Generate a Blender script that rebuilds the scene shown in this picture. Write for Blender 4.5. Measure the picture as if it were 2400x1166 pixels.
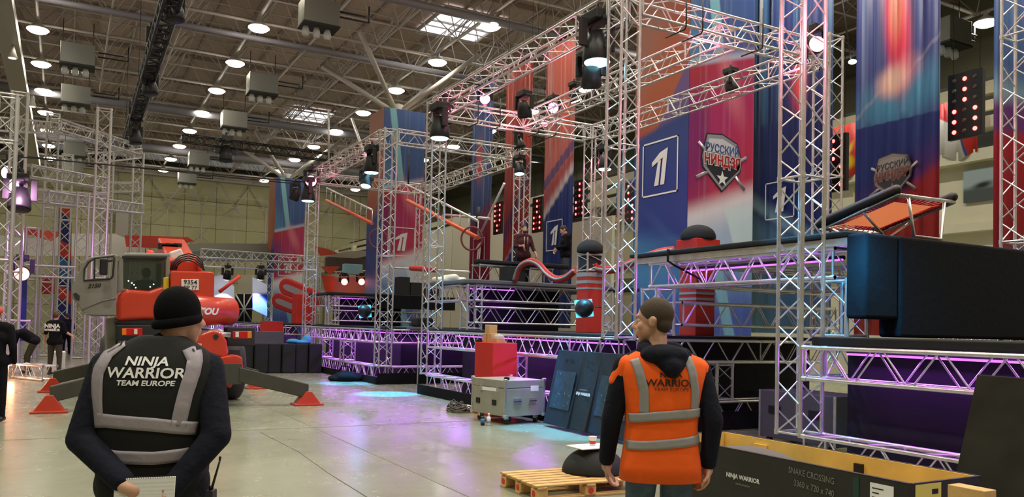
import bpy, bmesh, math, random
from mathutils import Vector, Matrix, Quaternion
random.seed(7)
for o in list(bpy.data.objects): bpy.data.objects.remove(o)
sc = bpy.context.scene
COL = sc.collection
# ------------------------------------------------------------------ camera
F = 1900.0; PY = 706.6; H = 1.62
YAW, PITCH, ROLL = math.radians(-61.165), math.radians(1.79), math.radians(1.275)
_cy, _sy, _cp, _sp, _cr, _sr = math.cos(YAW), math.sin(YAW), math.cos(PITCH), math.sin(PITCH), math.cos(ROLL), math.sin(ROLL)
FW = Vector((_sy * _cp, _cy * _cp, _sp)); RT = Vector((_cy, -_sy, 0)); UP = RT.cross(FW)
R_ = RT * _cr + UP * _sr; U_ = UP * _cr - RT * _sr
CAM = Vector((0, 0, H))
cam_d = bpy.data.cameras.new('camera'); cam = bpy.data.objects.new('camera', cam_d); COL.objects.link(cam)
cam.matrix_world = Matrix(((R_.x, U_.x, -FW.x, 0), (R_.y, U_.y, -FW.y, 0), (R_.z, U_.z, -FW.z, H), (0, 0, 0, 1)))
cam_d.sensor_width = 36; cam_d.lens = 36 * F / 2400; cam_d.shift_y = (PY - 583) / 2400; cam_d.clip_end = 400
sc.camera = cam
def ray(x, y): return FW * F + R_ * (x - 1200) + U_ * (PY - y)
def aZ(x, y, z): d = ray(x, y); return CAM + d * ((z - H) / d.z)
def aY(x, y, Y): d = ray(x, y); return CAM + d * (Y / d.y)
def aX(x, y, X): d = ray(x, y); return CAM + d * (X / d.x)
def aD(x, y, D): return CAM + ray(x, y) * (D / F)
# ------------------------------------------------------------------ world, exposure
w = bpy.data.worlds.new('world'); sc.world = w; w.use_nodes = True
w.node_tree.nodes['Background'].inputs[0].default_value = (.9, .86, .8, 1)
w.node_tree.nodes['Background'].inputs[1].default_value = .10
sc.view_settings.view_transform = 'Standard'; sc.view_settings.look = 'None'
sc.view_settings.gamma = 1; sc.view_settings.exposure = 0.55; sc.view_settings.use_curve_mapping = False
# hall lamps: high bay lamps hang in rows (light and lamp built in lamp() further down)
LAMP_W = 200.0
def area(loc, size, power, col=(1, 1, 1), aim=(0, 0, -1), sy=None, spread=180, shape='DISK'):
    d = bpy.data.lights.new('area_light', 'AREA'); d.energy = power; d.color = col; d.size = size; d.shape = shape
    if sy: d.shape = 'RECTANGLE'; d.size_y = sy
    d.spread = math.radians(spread)
    o = bpy.data.objects.new('area_light', d); COL.objects.link(o); o.location = loc
    o.rotation_euler = Vector(aim).to_track_quat('-Z', 'Y').to_euler(); return o
def spot(loc, aim, power, col, ang=40, blend=.5, r=.08):
    d = bpy.data.lights.new('spot_light', 'SPOT'); d.energy = power; d.color = col; d.spot_size = math.radians(ang)
    d.spot_blend = blend; d.shadow_soft_size = r
    o = bpy.data.objects.new('spot_light', d); COL.objects.link(o); o.location = loc
    o.rotation_euler = Vector(aim).to_track_quat('-Z', 'Y').to_euler(); return o
def point(loc, power, col, r=.12):
    d = bpy.data.lights.new('point_light', 'POINT'); d.energy = power; d.color = col; d.shadow_soft_size = r
    o = bpy.data.objects.new('point_light', d); COL.objects.link(o); o.location = loc; return o
CYAN = (.03, .50, 1.0); PINK = (1.0, .22, .38); PURP = (.5, .1, 1.0)
# ------------------------------------------------------------------ materials
def lin(v): v /= 255.; return v / 12.92 if v <= .04045 else ((v + .055) / 1.055) ** 2.4
def rgb(r, g, b): return (lin(r), lin(g), lin(b), 1)
def mat(name, col, rough=.6, metal=0, em=None, es=0, bump=0, bscale=30, var=0, vscale=3, coat=0, spec=None):
    m = bpy.data.materials.new(name); m.use_nodes = True; nt = m.node_tree; b = nt.nodes['Principled BSDF']
    b.inputs['Base Color'].default_value = col; b.inputs['Roughness'].default_value = rough; b.inputs['Metallic'].default_value = metal
    if spec is not None: b.inputs['Specular IOR Level'].default_value = spec
    if coat: b.inputs['Coat Weight'].default_value = coat
    if em: b.inputs['Emission Color'].default_value = em; b.inputs['Emission Strength'].default_value = es
    if bump or var:
        tc = nt.nodes.new('ShaderNodeTexCoord')
    if bump:
        n = nt.nodes.new('ShaderNodeTexNoise'); n.inputs['Scale'].default_value = bscale; n.inputs['Detail'].default_value = 4
        nt.links.new(tc.outputs['Object'], n.inputs['Vector'])
        bp = nt.nodes.new('ShaderNodeBump'); bp.inputs['Strength'].default_value = bump; bp.inputs['Distance'].default_value = .02
        nt.links.new(n.outputs['Fac'], bp.inputs['Height']); nt.links.new(bp.outputs['Normal'], b.inputs['Normal'])
    if var:
        n = nt.nodes.new('ShaderNodeTexNoise'); n.inputs['Scale'].default_value = vscale; n.inputs['Detail'].default_value = 5
        nt.links.new(tc.outputs['Object'], n.inputs['Vector'])
        mx = nt.nodes.new('ShaderNodeMix'); mx.data_type = 'RGBA'
        mx.inputs['A'].default_value = tuple(c * (1 - var) for c in col[:3]) + (1,); mx.inputs['B'].default_value = tuple(min(1, c * (1 + var)) for c in col[:3]) + (1,)
        mr = nt.nodes.new('ShaderNodeMapRange'); mr.inputs['From Min'].default_value = .3; mr.inputs['From Max'].default_value = .7
        nt.links.new(n.outputs['Fac'], mr.inputs['Value']); nt.links.new(mr.outputs['Result'], mx.inputs['Factor']); nt.links.new(mx.outputs['Result'], b.inputs['Base Color'])
    return m
M = {}
M['alu'] = mat('aluminium', (.72, .71, .70, 1), .36, .85, var=.12, vscale=8)
M['alu_far'] = mat('aluminium_far', (.70, .69, .66, 1), .45, .75)
M['steel'] = mat('white_painted_steel', rgb(172, 165, 158), .55)
M['black_metal'] = mat('black_metal', rgb(30, 30, 32), .5, .2)
M['black_plastic'] = mat('black_plastic', rgb(26, 26, 28), .45)
M['black_cloth'] = mat('black_cloth', rgb(18, 18, 22), .95, bump=.3, bscale=12, spec=.2)
M['black_mat'] = mat('black_foam_mat', rgb(36, 38, 38), .8, bump=.25, bscale=15, spec=.3)
M['grey_mat'] = mat('grey_foam_mat', rgb(96, 92, 92), .8, bump=.2, bscale=8)
M['dark_panel'] = mat('dark_panel', rgb(23, 21, 27), .7, var=.2, vscale=2, spec=.3)
M['navy'] = mat('navy_cloth', rgb(24, 26, 38), .9, bump=.5, bscale=22, spec=.2)
M['black_vest'] = mat('black_vest_cloth', rgb(32, 33, 33), .85, bump=.25, bscale=9, spec=.25)
M['reflect'] = mat('grey_reflective_tape', rgb(158, 150, 160), .55, bump=.2, bscale=20)
M['reflect2'] = mat('grey_reflective_tape_dull', rgb(150, 148, 150), .6, bump=.2, bscale=20)
M['orange_vest'] = mat('orange_vest_cloth', rgb(255, 98, 4), .8, em=rgb(255, 80, 10), es=.0, bump=.35, bscale=9)
M['jeans'] = mat('blue_jeans', rgb(70, 92, 112), .9, bump=.5, bscale=25, var=.25, vscale=14)
M['skin'] = mat('skin', rgb(206, 158, 134), .55, var=.08, vscale=12)
M['bedmat'] = None
M['hair'] = mat('brown_hair', rgb(72, 60, 46), .85, bump=.35, bscale=160)
M['beanie'] = mat('black_knit', rgb(13, 13, 15), .95, bump=.2, bscale=120, spec=.15)
M['white'] = mat('white_print', rgb(236, 236, 236), .6)
M['paper'] = mat('white_paper', rgb(238, 238, 236), .7)
M['red_foam'] = mat('red_foam', rgb(188, 44, 34), .7, bump=.15, bscale=20)
M['red_box'] = mat('red_painted_box', rgb(196, 38, 26), .6, var=.06)
M['orange_red'] = mat('orange_red_paint', rgb(200, 62, 40), .32, coat=.3, var=.06, vscale=2)
M['crane_grey'] = mat('grey_cab_paint', rgb(130, 127, 118), .45)
M['dark_frame'] = mat('dark_rubber', rgb(38, 38, 38), .7)
M['tyre'] = mat('tyre_rubber', rgb(58, 56, 54), .8, bump=.4, bscale=20)
M['arm_green'] = mat('dark_olive_steel', rgb(62, 62, 50), .55, var=.15)
M['yellow'] = mat('yellow_plywood', rgb(236, 198, 104), .6, var=.12, vscale=5)
M['crate'] = mat('black_crate_board', rgb(38, 38, 32), .6, var=.25, vscale=4, bump=.1)
M['wood'] = mat('pine_wood', rgb(206, 168, 104), .65, var=.2, vscale=9)
M['cardboard'] = mat('cardboard', rgb(196, 160, 108), .8)
M['case'] = mat('aluminium_case_panel', rgb(176, 176, 162), .42, .45, var=.1, vscale=4)
M['blue_board'] = mat('blue_black_board', rgb(14, 32, 46), .7, var=.25, vscale=6)
M['white_plastic'] = mat('white_plastic', rgb(225, 222, 215), .4)
M['cup_red'] = mat('red_cup_band', rgb(214, 44, 32), .5)
M['grey_sign'] = mat('grey_foam', rgb(150, 150, 150), .7)
M['cream'] = mat('cream_wall_panel', rgb(208, 204, 178), .6, var=.05, vscale=1)
M['back_wall'] = mat('pale_green_wall_panel', rgb(186, 182, 144), .7, var=.08, vscale=.4)
M['roof'] = mat('roof_sheet', rgb(162, 142, 126), .7)
M['duct'] = mat('grey_duct', rgb(196, 190, 182), .45, .2)
M['unit'] = mat('grey_unit_box', rgb(118, 118, 112), .4, .4)
M['dark_void'] = mat('dark_gallery', rgb(40, 42, 36), .8)
M['amber'] = mat('amber_lens', rgb(230, 130, 30), .3)
M['tail'] = mat('red_lens', rgb(190, 22, 20), .3)
M['seat_black'] = mat('speaker_black', rgb(24, 24, 24), .8)
M['brown_sock'] = mat('olive_trousers', rgb(58, 56, 42), .9)
M['maroon'] = mat('maroon_cloth', rgb(72, 26, 32), .9)
M['lamp_em'] = mat('lamp_glow', (1, .95, .82, 1), .5, em=(1, .93, .74, 1), es=22)
M['pink_em'] = mat('pink_lens_glow', (1, .4, .5, 1), .5, em=(1, .22, .36, 1), es=5)
M['cyan_em'] = mat('cyan_lens_glow', (.6, .9, 1, 1), .5, em=(.32, .80, 1, 1), es=4.5)
M['red_em'] = mat('red_led_glow', (1, .1, .08, 1), .5, em=(1, .035, .03, 1), es=14)
M['purp_em'] = mat('purple_led_glow', (.6, .2, 1, 1), .5, em=(.58, .13, 1, 1), es=1.3)
M['violet_em'] = mat('violet_lens_glow', (.8, .4, 1, 1), .5, em=(.85, .42, 1, 1), es=8)
M['white_em'] = mat('white_lens_glow', (1, 1, 1, 1), .5, em=(.9, .95, 1, 1), es=9)
M['roof_panel_em'] = mat('roof_panel_glow', (.9, .92, 1, 1), .5, em=(.93, .92, 1, 1), es=.85)  # brightness of a lit white roof panel, put in as glow
M['led_off'] = mat('led_off', rgb(70, 76, 70), .3)
def glass(name, col, rough=.05, alpha=.3):
    m = mat(name, col, rough); b = m.node_tree.nodes['Principled BSDF']; b.inputs['Alpha'].default_value = alpha; return m
M['glass'] = glass('clear_glass', (.7, .75, .72, 1), .08, .45)
M['dark_glass'] = glass('cab_glass', (.02, .035, .03, 1), .06, .62)
M['pane'] = glass('door_pane', (.5, .52, .5, 1), .05, .12)
# ------------------------------------------------------------------ mesh collector
ORG = {}
def ortho(d):
    d = Vector(d).normalized(); a = Vector((0, 0, 1)) if abs(d.z) < .95 else Vector((1, 0, 0))
    u = d.cross(a).normalized(); return u, u.cross(d).normalized()
class MB:
    def __init__(s): s.v = []; s.f = []; s.sm = []
    def add(s, vs, fs, smooth=False):
        n = len(s.v); s.v += [Vector(p) for p in vs]; s.f += [[i + n for i in f] for f in fs]; s.sm += [smooth] * len(fs); return s
    def box(s, c, d, rot=None):
        hx, hy, hz = d[0] / 2, d[1] / 2, d[2] / 2
        vs = [Vector((x, y, z)) for x in (-hx, hx) for y in (-hy, hy) for z in (-hz, hz)]
        if rot is not None: vs = [rot @ p for p in vs]
        c = Vector(c)
        return s.add([p + c for p in vs], [(0, 1, 3, 2), (4, 6, 7, 5), (0, 4, 5, 1), (2, 3, 7, 6), (0, 2, 6, 4), (1, 5, 7, 3)])
    def mm(s, a, b): return s.box([(a[i] + b[i]) / 2 for i in range(3)], [abs(b[i] - a[i]) for i in range(3)])
    def tube(s, p, q, r, r2=None, n=8, caps=True):
        p, q = Vector(p), Vector(q); r2 = r if r2 is None else r2
        if (q - p).length < 1e-6: return s
        u, v = ortho(q - p); vs = []
        for c, rr in ((p, r), (q, r2)):
            for k in range(n):
                a = 2 * math.pi * k / n; vs.append(c + u * math.cos(a) * rr + v * math.sin(a) * rr)
        s.add(vs, [(k, (k + 1) % n, n + (k + 1) % n, n + k) for k in range(n)], True)
        if caps: s.add(vs, [tuple(range(n))[::-1], tuple(range(n, 2 * n))])
        return s
    def path(s, pts, r, n=8, flat=1.0, closed=False, upv=None):
        pts = [Vector(p) for p in pts]; m = len(pts); vs = []
        rs = r if isinstance(r, (list, tuple)) else [r] * m
        pu = None
        for i, p in enumerate(pts):
            if closed: d = pts[(i + 1) % m] - pts[i - 1]
            else: d = pts[min(i + 1, m - 1)] - pts[max(i - 1, 0)]
            d.normalize()
            if upv is not None: v = Vector(upv); u = d.cross(v).normalized(); v = u.cross(d)
            elif pu is None: u, v = ortho(d)
            else: u = (pu - d * pu.dot(d)).normalized(); v = u.cross(d)
            pu = u
            for k in range(n):
                a = 2 * math.pi * k / n; vs.append(p + u * math.cos(a) * rs[i] + v * math.sin(a) * rs[i] * flat)
        fs = [(i * n + k, i * n + (k + 1) % n, (i + 1) * n + (k + 1) % n, (i + 1) * n + k) for i in range(m - 1) for k in range(n)]
        if closed: fs += [((m - 1) * n + k, (m - 1) * n + (k + 1) % n, (k + 1) % n, k) for k in range(n)]
        s.add(vs, fs, True)
        if not closed: s.add(vs, [tuple(range(n))[::-1], tuple(range((m - 1) * n, m * n))])
        return s
    def cap(s, p, q, r, r2=None, n=12, rings=4):   # tapered capsule, closed
        p, q = Vector(p), Vector(q); r2 = r if r2 is None else r2
        d = (q - p); L = d.length
        d = d.normalized() if L > 1e-6 else Vector((0, 0, 1)); u, v = ortho(d); vs = [p - d * r]; ring = []
        for i in range(1, rings + 1): a = math.pi / 2 * i / rings; ring.append((p - d * (r * math.cos(a)), r * math.sin(a)))
        for i in range(rings, 0, -1): a = math.pi / 2 * i / rings; ring.append((q + d * (r2 * math.cos(a)), r2 * math.sin(a)))
        for c, rr in ring:
            for k in range(n): a = 2 * math.pi * k / n; vs.append(c + u * math.cos(a) * rr + v * math.sin(a) * rr)
        vs.append(q + d * r2); m = len(ring); fs = [(0, 1 + (k + 1) % n, 1 + k) for k in range(n)]
        for i in range(m - 1): fs += [(1 + i * n + k, 1 + i * n + (k + 1) % n, 1 + (i + 1) * n + (k + 1) % n, 1 + (i + 1) * n + k) for k in range(n)]
        fs += [(1 + (m - 1) * n + k, 1 + (m - 1) * n + (k + 1) % n, len(vs) - 1) for k in range(n)]
        return s.add(vs, fs, True)
    def ell(s, c, r, rot=None, n=16, m=10, z0=-1, z1=1):
        c = Vector(c); vs = []; 
        t0, t1 = math.acos(max(-1, min(1, -z0))), math.acos(max(-1, min(1, -z1)))
        for i in range(m + 1):
            t = t0 + (t1 - t0) * i / m
            for k in range(n):
                a = 2 * math.pi * k / n; p = Vector((math.sin(t) * math.cos(a) * r[0], math.sin(t) * math.sin(a) * r[1], -math.cos(t) * r[2]))
                if rot is not None: p = rot @ p
                vs.append(c + p)
        fs = [(i * n + k, i * n + (k + 1) % n, (i + 1) * n + (k + 1) % n, (i + 1) * n + k) for i in range(m) for k in range(n)]
        s.add(vs, fs, True); s.add(vs, [tuple(range(n))[::-1], tuple(range(m * n, (m + 1) * n))]); return s
    def lathe(s, c, prof, ax=(0, 0, 1), n=16):
        c = Vector(c); ax = Vector(ax).normalized(); u, v = ortho(ax); vs = []; m = len(prof)
        for (h, r) in prof:
            for k in range(n): a = 2 * math.pi * k / n; vs.append(c + ax * h + (u * math.cos(a) + v * math.sin(a)) * r)
        s.add(vs, [(i * n + k, i * n + (k + 1) % n, (i + 1) * n + (k + 1) % n, (i + 1) * n + k) for i in range(m - 1) for k in range(n)], True)
        s.add(vs, [tuple(range(n))[::-1], tuple(range((m - 1) * n, m * n))]); return s
    def prism(s, pts, d):    # closed polygon pts (3D) extruded by vector d
        pts = [Vector(p) for p in pts]; d = Vector(d); n = len(pts)
        return s.add(pts + [p + d for p in pts], [tuple(range(n)), tuple(range(n, 2 * n))[::-1]] + [(k, n + k, n + (k + 1) % n, (k + 1) % n) for k in range(n)])
    def loft(s, rings, caps=True, smooth=True):
        n = len(rings[0]); m = len(rings); vs = [p for r in rings for p in r]
        s.add(vs, [(i * n + k, i * n + (k + 1) % n, (i + 1) * n + (k + 1) % n, (i + 1) * n + k) for i in range(m - 1) for k in range(n)], smooth)
        if caps: s.add(vs, [tuple(range(n))[::-1], tuple(range((m - 1) * n, m * n))])
        return s
    def xf(s, mtx): s.v = [mtx @ p for p in s.v]; return s
    def build(s, name, m, parent=None, label=None, fix=True, keep=False):
        me = bpy.data.meshes.new(name)
        if parent is not None: org = ORG[parent.name]
        elif keep or not s.v: org = Vector((0, 0, 0))
        else:
            xs = [p.x for p in s.v]; ys = [p.y for p in s.v]; zs = [p.z for p in s.v]
            org = Vector(((min(xs) + max(xs)) / 2, (min(ys) + max(ys)) / 2, min(zs)))
        me.from_pydata([p - org for p in s.v], [], s.f)
        me.polygons.foreach_set('use_smooth', s.sm)
        if fix:
            b = bmesh.new(); b.from_mesh(me); bmesh.ops.remove_doubles(b, verts=b.verts, dist=1e-5); bmesh.ops.recalc_face_normals(b, faces=b.faces); b.to_mesh(me); b.free()
        me.update(); o = bpy.data.objects.new(name, me); COL.objects.link(o); me.materials.append(m if not isinstance(m, str) else M[m])
        if parent is not None: o.parent = parent
        else: o.location = org
        ORG[o.name] = org
        if label: o['label'] = label
        return o
def thing(name, label, cat, loc, group=None):
    o = bpy.data.objects.new(name, None); o.empty_display_size = .1; COL.objects.link(o); o.location = loc; ORG[o.name] = Vector(loc)
    o['label'] = label; o['category'] = cat
    if group: o['group'] = group
    return o
def tag(o, label, cat, group=None, kind=None):
    o['label'] = label; o['category'] = cat
    if group: o['group'] = group
    if kind: o['kind'] = kind
    return o
def struct(mb, name, m, fix=True):
    o = mb.build(name, m, None, fix=fix); o['kind'] = 'structure'; return o
def kids(o): return [c for c in bpy.data.objects if c.parent == o]
def dup(o, parent=None, loc=None, label=None, rz=None):
    ch = kids(o); c = o.copy(); COL.objects.link(c)
    if parent is not None: c.parent = parent
    if loc is not None: c.location = loc
    if rz is not None: c.rotation_euler = (0, 0, rz)
    if label: c['label'] = label
    for k in ch: dup(k, c)
    return c
def smooth_union(o, vox, it=6, f=.5):
    r = o.modifiers.new('remesh', 'REMESH'); r.mode = 'VOXEL'; r.voxel_size = vox; r.use_smooth_shade = True
    if it: q = o.modifiers.new('smooth', 'SMOOTH'); q.iterations = it; q.factor = f
    return o
def bevel(o, wd=.01, seg=2):
    b = o.modifiers.new('bevel', 'BEVEL'); b.width = wd; b.segments = seg; b.limit_method = 'ANGLE'; return o
def text_verts(txt, size=1.0, shear=0, bold=0, align='CENTER', depth=.0):
    c = bpy.data.curves.new('t', 'FONT'); c.body = txt; c.size = size; c.align_x = align; c.shear = shear; c.offset = bold; c.resolution_u = 3; c.extrude = depth
    o = bpy.data.objects.new('t', c); COL.objects.link(o); dg = bpy.context.evaluated_depsgraph_get(); me = bpy.data.meshes.new_from_object(o.evaluated_get(dg))
    vs = [Vector(v.co) for v in me.vertices]; fs = [list(p.vertices) for p in me.polygons]
    bpy.data.objects.remove(o); bpy.data.curves.remove(c); bpy.data.meshes.remove(me); return vs, fs
def text_mb(txt, size, origin, ux, uz, sx=1.0, shear=0, bold=0, align='CENTER', off=.004, warp=None):
    """flat lettering: origin, direction of the writing, up direction; lies off in front"""
    vs, fs = text_verts(txt, size, shear, bold, align); ux = Vector(ux).normalized(); uz = Vector(uz).normalized(); nn = ux.cross(uz)
    mb = MB(); out = []
    for v in vs:
        x, y = v.x * sx, v.y
        if warp: x, y = warp(x, y)
        out.append(Vector(origin) + ux * x + uz * y + nn * off)
    mb.add(out, fs); return mb
# banner painter: layers on local (u, v) metres, built from soft half planes, blobs and streaks (printed stripes, and fold light painted in)
def paint(name, base, layers, rough=.55, uaxis='X', spec=.4):
    m = bpy.data.materials.new(name); m.use_nodes = True; nt = m.node_tree; b = nt.nodes['Principled BSDF']; b.inputs['Roughness'].default_value = rough
    b.inputs['Specular IOR Level'].default_value = spec
    tc = nt.nodes.new('ShaderNodeTexCoord'); sp = nt.nodes.new('ShaderNodeSeparateXYZ'); nt.links.new(tc.outputs['Object'], sp.inputs[0])
    U = sp.outputs[uaxis]; V = sp.outputs['Z']
    def mth(op, a, bb=None, c=None):
        n = nt.nodes.new('ShaderNodeMath'); n.operation = op
        for i, x in enumerate((a, bb, c)):
            if x is None: continue
            if isinstance(x, (int, float)): n.inputs[i].default_value = x
            else: nt.links.new(x, n.inputs[i])
        return n.outputs[0]
    def ss(x, lo, hi):
        n = nt.nodes.new('ShaderNodeMapRange'); n.interpolation_type = 'SMOOTHSTEP'; nt.links.new(x, n.inputs['Value'])
        n.inputs['From Min'].default_value = lo; n.inputs['From Max'].default_value = hi; return n.outputs['Result']
    def half(u0, v0, ang, soft):   # 1 on the side the angle (deg) points to
        a = math.radians(ang); nx, ny = math.cos(a), math.sin(a)
        d = mth('ADD', mth('MULTIPLY', mth('SUBTRACT', U, u0), nx), mth('MULTIPLY', mth('SUBTRACT', V, v0), ny))
        return ss(d, -soft, soft)
    cur = None
    for L in layers:
        kind, col, op, *a = L
        if kind == 'half': f = None; 
        if kind in ('half', 'poly'):
            f = None
            for h in ([a] if kind == 'half' else a):
                x = half(*h); f = x if f is None else mth('MULTIPLY', f, x)
        elif kind == 'blob':
            u0, v0, ru, rv, rot = a; c_, s_ = math.cos(math.radians(rot)), math.sin(math.radians(rot))
            du = mth('SUBTRACT', U, u0); dv = mth('SUBTRACT', V, v0)
            p = mth('DIVIDE', mth('ADD', mth('MULTIPLY', du, c_), mth('MULTIPLY', dv, s_)), ru)
            q = mth('DIVIDE', mth('SUBTRACT', mth('MULTIPLY', dv, c_), mth('MULTIPLY', du, s_)), rv)
            d = mth('SQRT', mth('ADD', mth('MULTIPLY', p, p), mth('MULTIPLY', q, q))); f = mth('SUBTRACT', 1.0, ss(d, .15, 1.0))
        elif kind == 'streak':
            sc_, lo, hi = a; n = nt.nodes.new('ShaderNodeTexNoise'); n.noise_dimensions = '1D'; n.inputs['Scale'].default_value = 1; n.inputs['Detail'].default_value = 3
            nt.links.new(mth('MULTIPLY', U, sc_), n.inputs['W']); f = ss(n.outputs['Fac'], lo, hi)
        f = mth('MULTIPLY', f, op)
        mx = nt.nodes.new('ShaderNodeMix'); mx.data_type = 'RGBA'; nt.links.new(f, mx.inputs['Factor'])
        if cur is None: mx.inputs['A'].default_value = base
        else: nt.links.new(cur, mx.inputs['A'])
        mx.inputs['B'].default_value = col; cur = mx.outputs['Result']
    if cur is not None: nt.links.new(cur, b.inputs['Base Color'])
    else: b.inputs['Base Color'].default_value = base
    return m
# ================================================================== SETTING
# floor: polished concrete with joints and stains
fm = mat('polished_concrete', rgb(172, 170, 150), .22); nt = fm.node_tree; b = nt.nodes['Principled BSDF']; tc = nt.nodes.new('ShaderNodeTexCoord')
def nz(scale, det, rough=.6, dist=0):
    n = nt.nodes.new('ShaderNodeTexNoise'); n.inputs['Scale'].default_value = scale; n.inputs['Detail'].default_value = det; n.inputs['Roughness'].default_value = rough; n.inputs['Distortion'].default_value = dist
    nt.links.new(tc.outputs['Object'], n.inputs['Vector']); return n.outputs['Fac']
def ramp(x, pts):
    r = nt.nodes.new('ShaderNodeValToRGB'); nt.links.new(x, r.inputs[0]); e = r.color_ramp.elements
    e[0].position, e[0].color = pts[0]; e[1].position, e[1].color = pts[-1]
    for p in pts[1:-1]: q = e.new(p[0]); q.color = p[1]
    return r.outputs[0]
mx = nt.nodes.new('ShaderNodeMix'); mx.data_type = 'RGBA'; mx.blend_type = 'MULTIPLY'; mx.inputs['Factor'].default_value = 1
nt.links.new(ramp(nz(.55, 8, .65, .8), [(.3, rgb(124, 128, 106)), (.5, rgb(140, 143, 120)), (.72, rgb(152, 155, 132))]), mx.inputs['A'])
nt.links.new(ramp(nz(3.1, 6, .7, 2), [(.25, (.86, .85, .82, 1)), (.45, (.97, .97, .96, 1)), (.7, (1, 1, 1, 1))]), mx.inputs['B'])
nt.links.new(mx.outputs['Result'], b.inputs['Base Color'])
mr = nt.nodes.new('ShaderNodeMapRange'); nt.links.new(nz(1.7, 6, .7, 1), mr.inputs['Value']); mr.inputs['From Min'].default_value = .3; mr.inputs['From Max'].default_value = .7; mr.inputs['To Min'].default_value = .20; mr.inputs['To Max'].default_value = .30
nt.links.new(mr.outputs['Result'], b.inputs['Roughness'])
X0, X1, Y0, Y1 = -88, 12, -24, 38
struct(MB().box(((X0 + X1) / 2, (Y0 + Y1) / 2, -.1), (X1 - X0, Y1 - Y0, .2)), 'floor', fm)
jm = mat('floor_joint', rgb(112, 108, 96), .7)
mb = MB()
for x in (-36, -24, -12.4, -6.2): mb.box((x, 7, .001), (.012, 62, .003))
mb.box((-38, -2.2, .001), (100, .012, .003)); mb.box((-38, 3.4, .001), (100, .012, .003))
mb.path([aZ(612, 1015, .002), aZ(700, 1060, .002), aZ(770, 1110, .002), aZ(860, 1166, .002)], .005, n=4, flat=.3)
struct(mb, 'trim_1', jm)
struct(MB().box(((X0 + X1) / 2, (Y0 + Y1) / 2, 18.35), (X1 - X0, Y1 - Y0, .3)), 'ceiling', M['roof'])
# roof ribs and purlins
mb = MB()
for i in range(34):
    y = Y0 + 1.0 + i * 1.85; mb.box(((X0 + X1) / 2, y, 18.15), (X1 - X0, .16, .1))
for x in range(-84, 12, 6): mb.box((x, (Y0 + Y1) / 2, 18.08), (.12, Y1 - Y0, .22))
struct(mb, 'trim_2', mat('roof_rib', rgb(136, 120, 106), .7))
# space frame
mb = MB(); zb, zt, g = 15.7, 17.9, 3.0
xs = [X0 + 1 + g * i for i in range(30)]; ys = [-19.6 + g * j for j in range(19)]
for x in xs: mb.tube((x, ys[0], zb), (x, ys[-1], zb), .085 if xs.index(x) % 2 == 0 else .05, n=5, caps=False)
for j, y in enumerate(ys): mb.tube((xs[0], y, zb), (xs[-1], y, zb), .085 if j % 3 == 0 else .05, n=5, caps=False)
for x in xs[:-1]: mb.tube((x + 1.5, ys[0], zt), (x + 1.5, ys[-1], zt), .04, n=4, caps=False)
for y in ys[:-1]: mb.tube((xs[0], y + 1.5, zt), (xs[-1], y + 1.5, zt), .04, n=4, caps=False)
for i, x in enumerate(xs[:-1]):
    for j, y in enumerate(ys[:-1]):
        for a, c in ((0, 0), (g, 0), (0, g), (g, g)): mb.tube((x + a, y + c, zb), (x + 1.5, y + 1.5, zt), .028, n=3, caps=False)
struct(mb, 'trim_3', M['steel'], fix=False)
# walls
bw = mat('back_wall_panels', rgb(184, 180, 140), .7); nt = bw.node_tree
br = nt.nodes.new('ShaderNodeTexBrick'); tcb = nt.nodes.new('ShaderNodeTexCoord'); mp = nt.nodes.new('ShaderNodeMapping')
nt.links.new(tcb.outputs['Object'], mp.inputs[0]); mp.inputs['Rotation'].default_value = (0, math.radians(90), 0)
sx = nt.nodes.new('ShaderNodeSeparateXYZ'); cx = nt.nodes.new('ShaderNodeCombineXYZ'); nt.links.new(tcb.outputs['Object'], sx.inputs[0]); nt.links.new(sx.outputs['Y'], cx.inputs['X']); nt.links.new(sx.outputs['Z'], cx.inputs['Y'])
nt.links.new(cx.outputs[0], br.inputs['Vector']); br.inputs['Scale'].default_value = 1; br.offset = 0; br.inputs['Brick Width'].default_value = 3; br.inputs['Row Height'].default_value = 2.7; br.inputs['Mortar Size'].default_value = .035
br.inputs['Color1'].default_value = rgb(186, 182, 142); br.inputs['Color2'].default_value = rgb(178, 174, 136); br.inputs['Mortar'].default_value = rgb(120, 116, 88)
nt.links.new(br.outputs['Color'], nt.nodes['Principled BSDF'].inputs['Base Color'])
struct(MB().box((-86.2, 7, 7.8), (.4, 62, 15.6)), 'wall_back', bw)
struct(MB().box((-86.1, 7, 16.4), (.6, 62, 1.5)), 'trim_4', M['dark_void'])
struct(MB().box((-85.3, 7, 15.95), (.5, 62, .9)), 'trim_5', M['steel'])
struct(MB().box((-38, Y0 - .1, 9.2), (100, .4, 18.4)), 'wall_left', M['back_wall'])
struct(MB().box((X1 + .1, 7, 9.2), (.4, 62, 18.4)), 'wall_behind', M['back_wall'])
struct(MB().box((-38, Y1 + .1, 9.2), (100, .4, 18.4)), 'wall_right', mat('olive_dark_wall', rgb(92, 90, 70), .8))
mb = MB()
for i in range(18):
    y = -18 + i * 3.1; mb.tube((-84.6, y, 15.3), (-84.6, y + 1.55, 12.9), .07, n=5); mb.tube((-84.6, y + 1.55, 12.9), (-84.6, y + 3.1, 15.3), .07, n=5)
    mb.tube((-84.6, y + 1.55, 12.9), (-84.6, y + 1.55, 0), .09 if i % 2 else .05, n=6)
    if i % 2 == 0:
        mb.tube((-84.8, y + 1.55, 12.9), (-84.8, y + 7.75, 7), .045, n=5); mb.tube((-84.8, y + 7.75, 12.9), (-84.8, y + 1.55, 7), .045, n=5)
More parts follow.
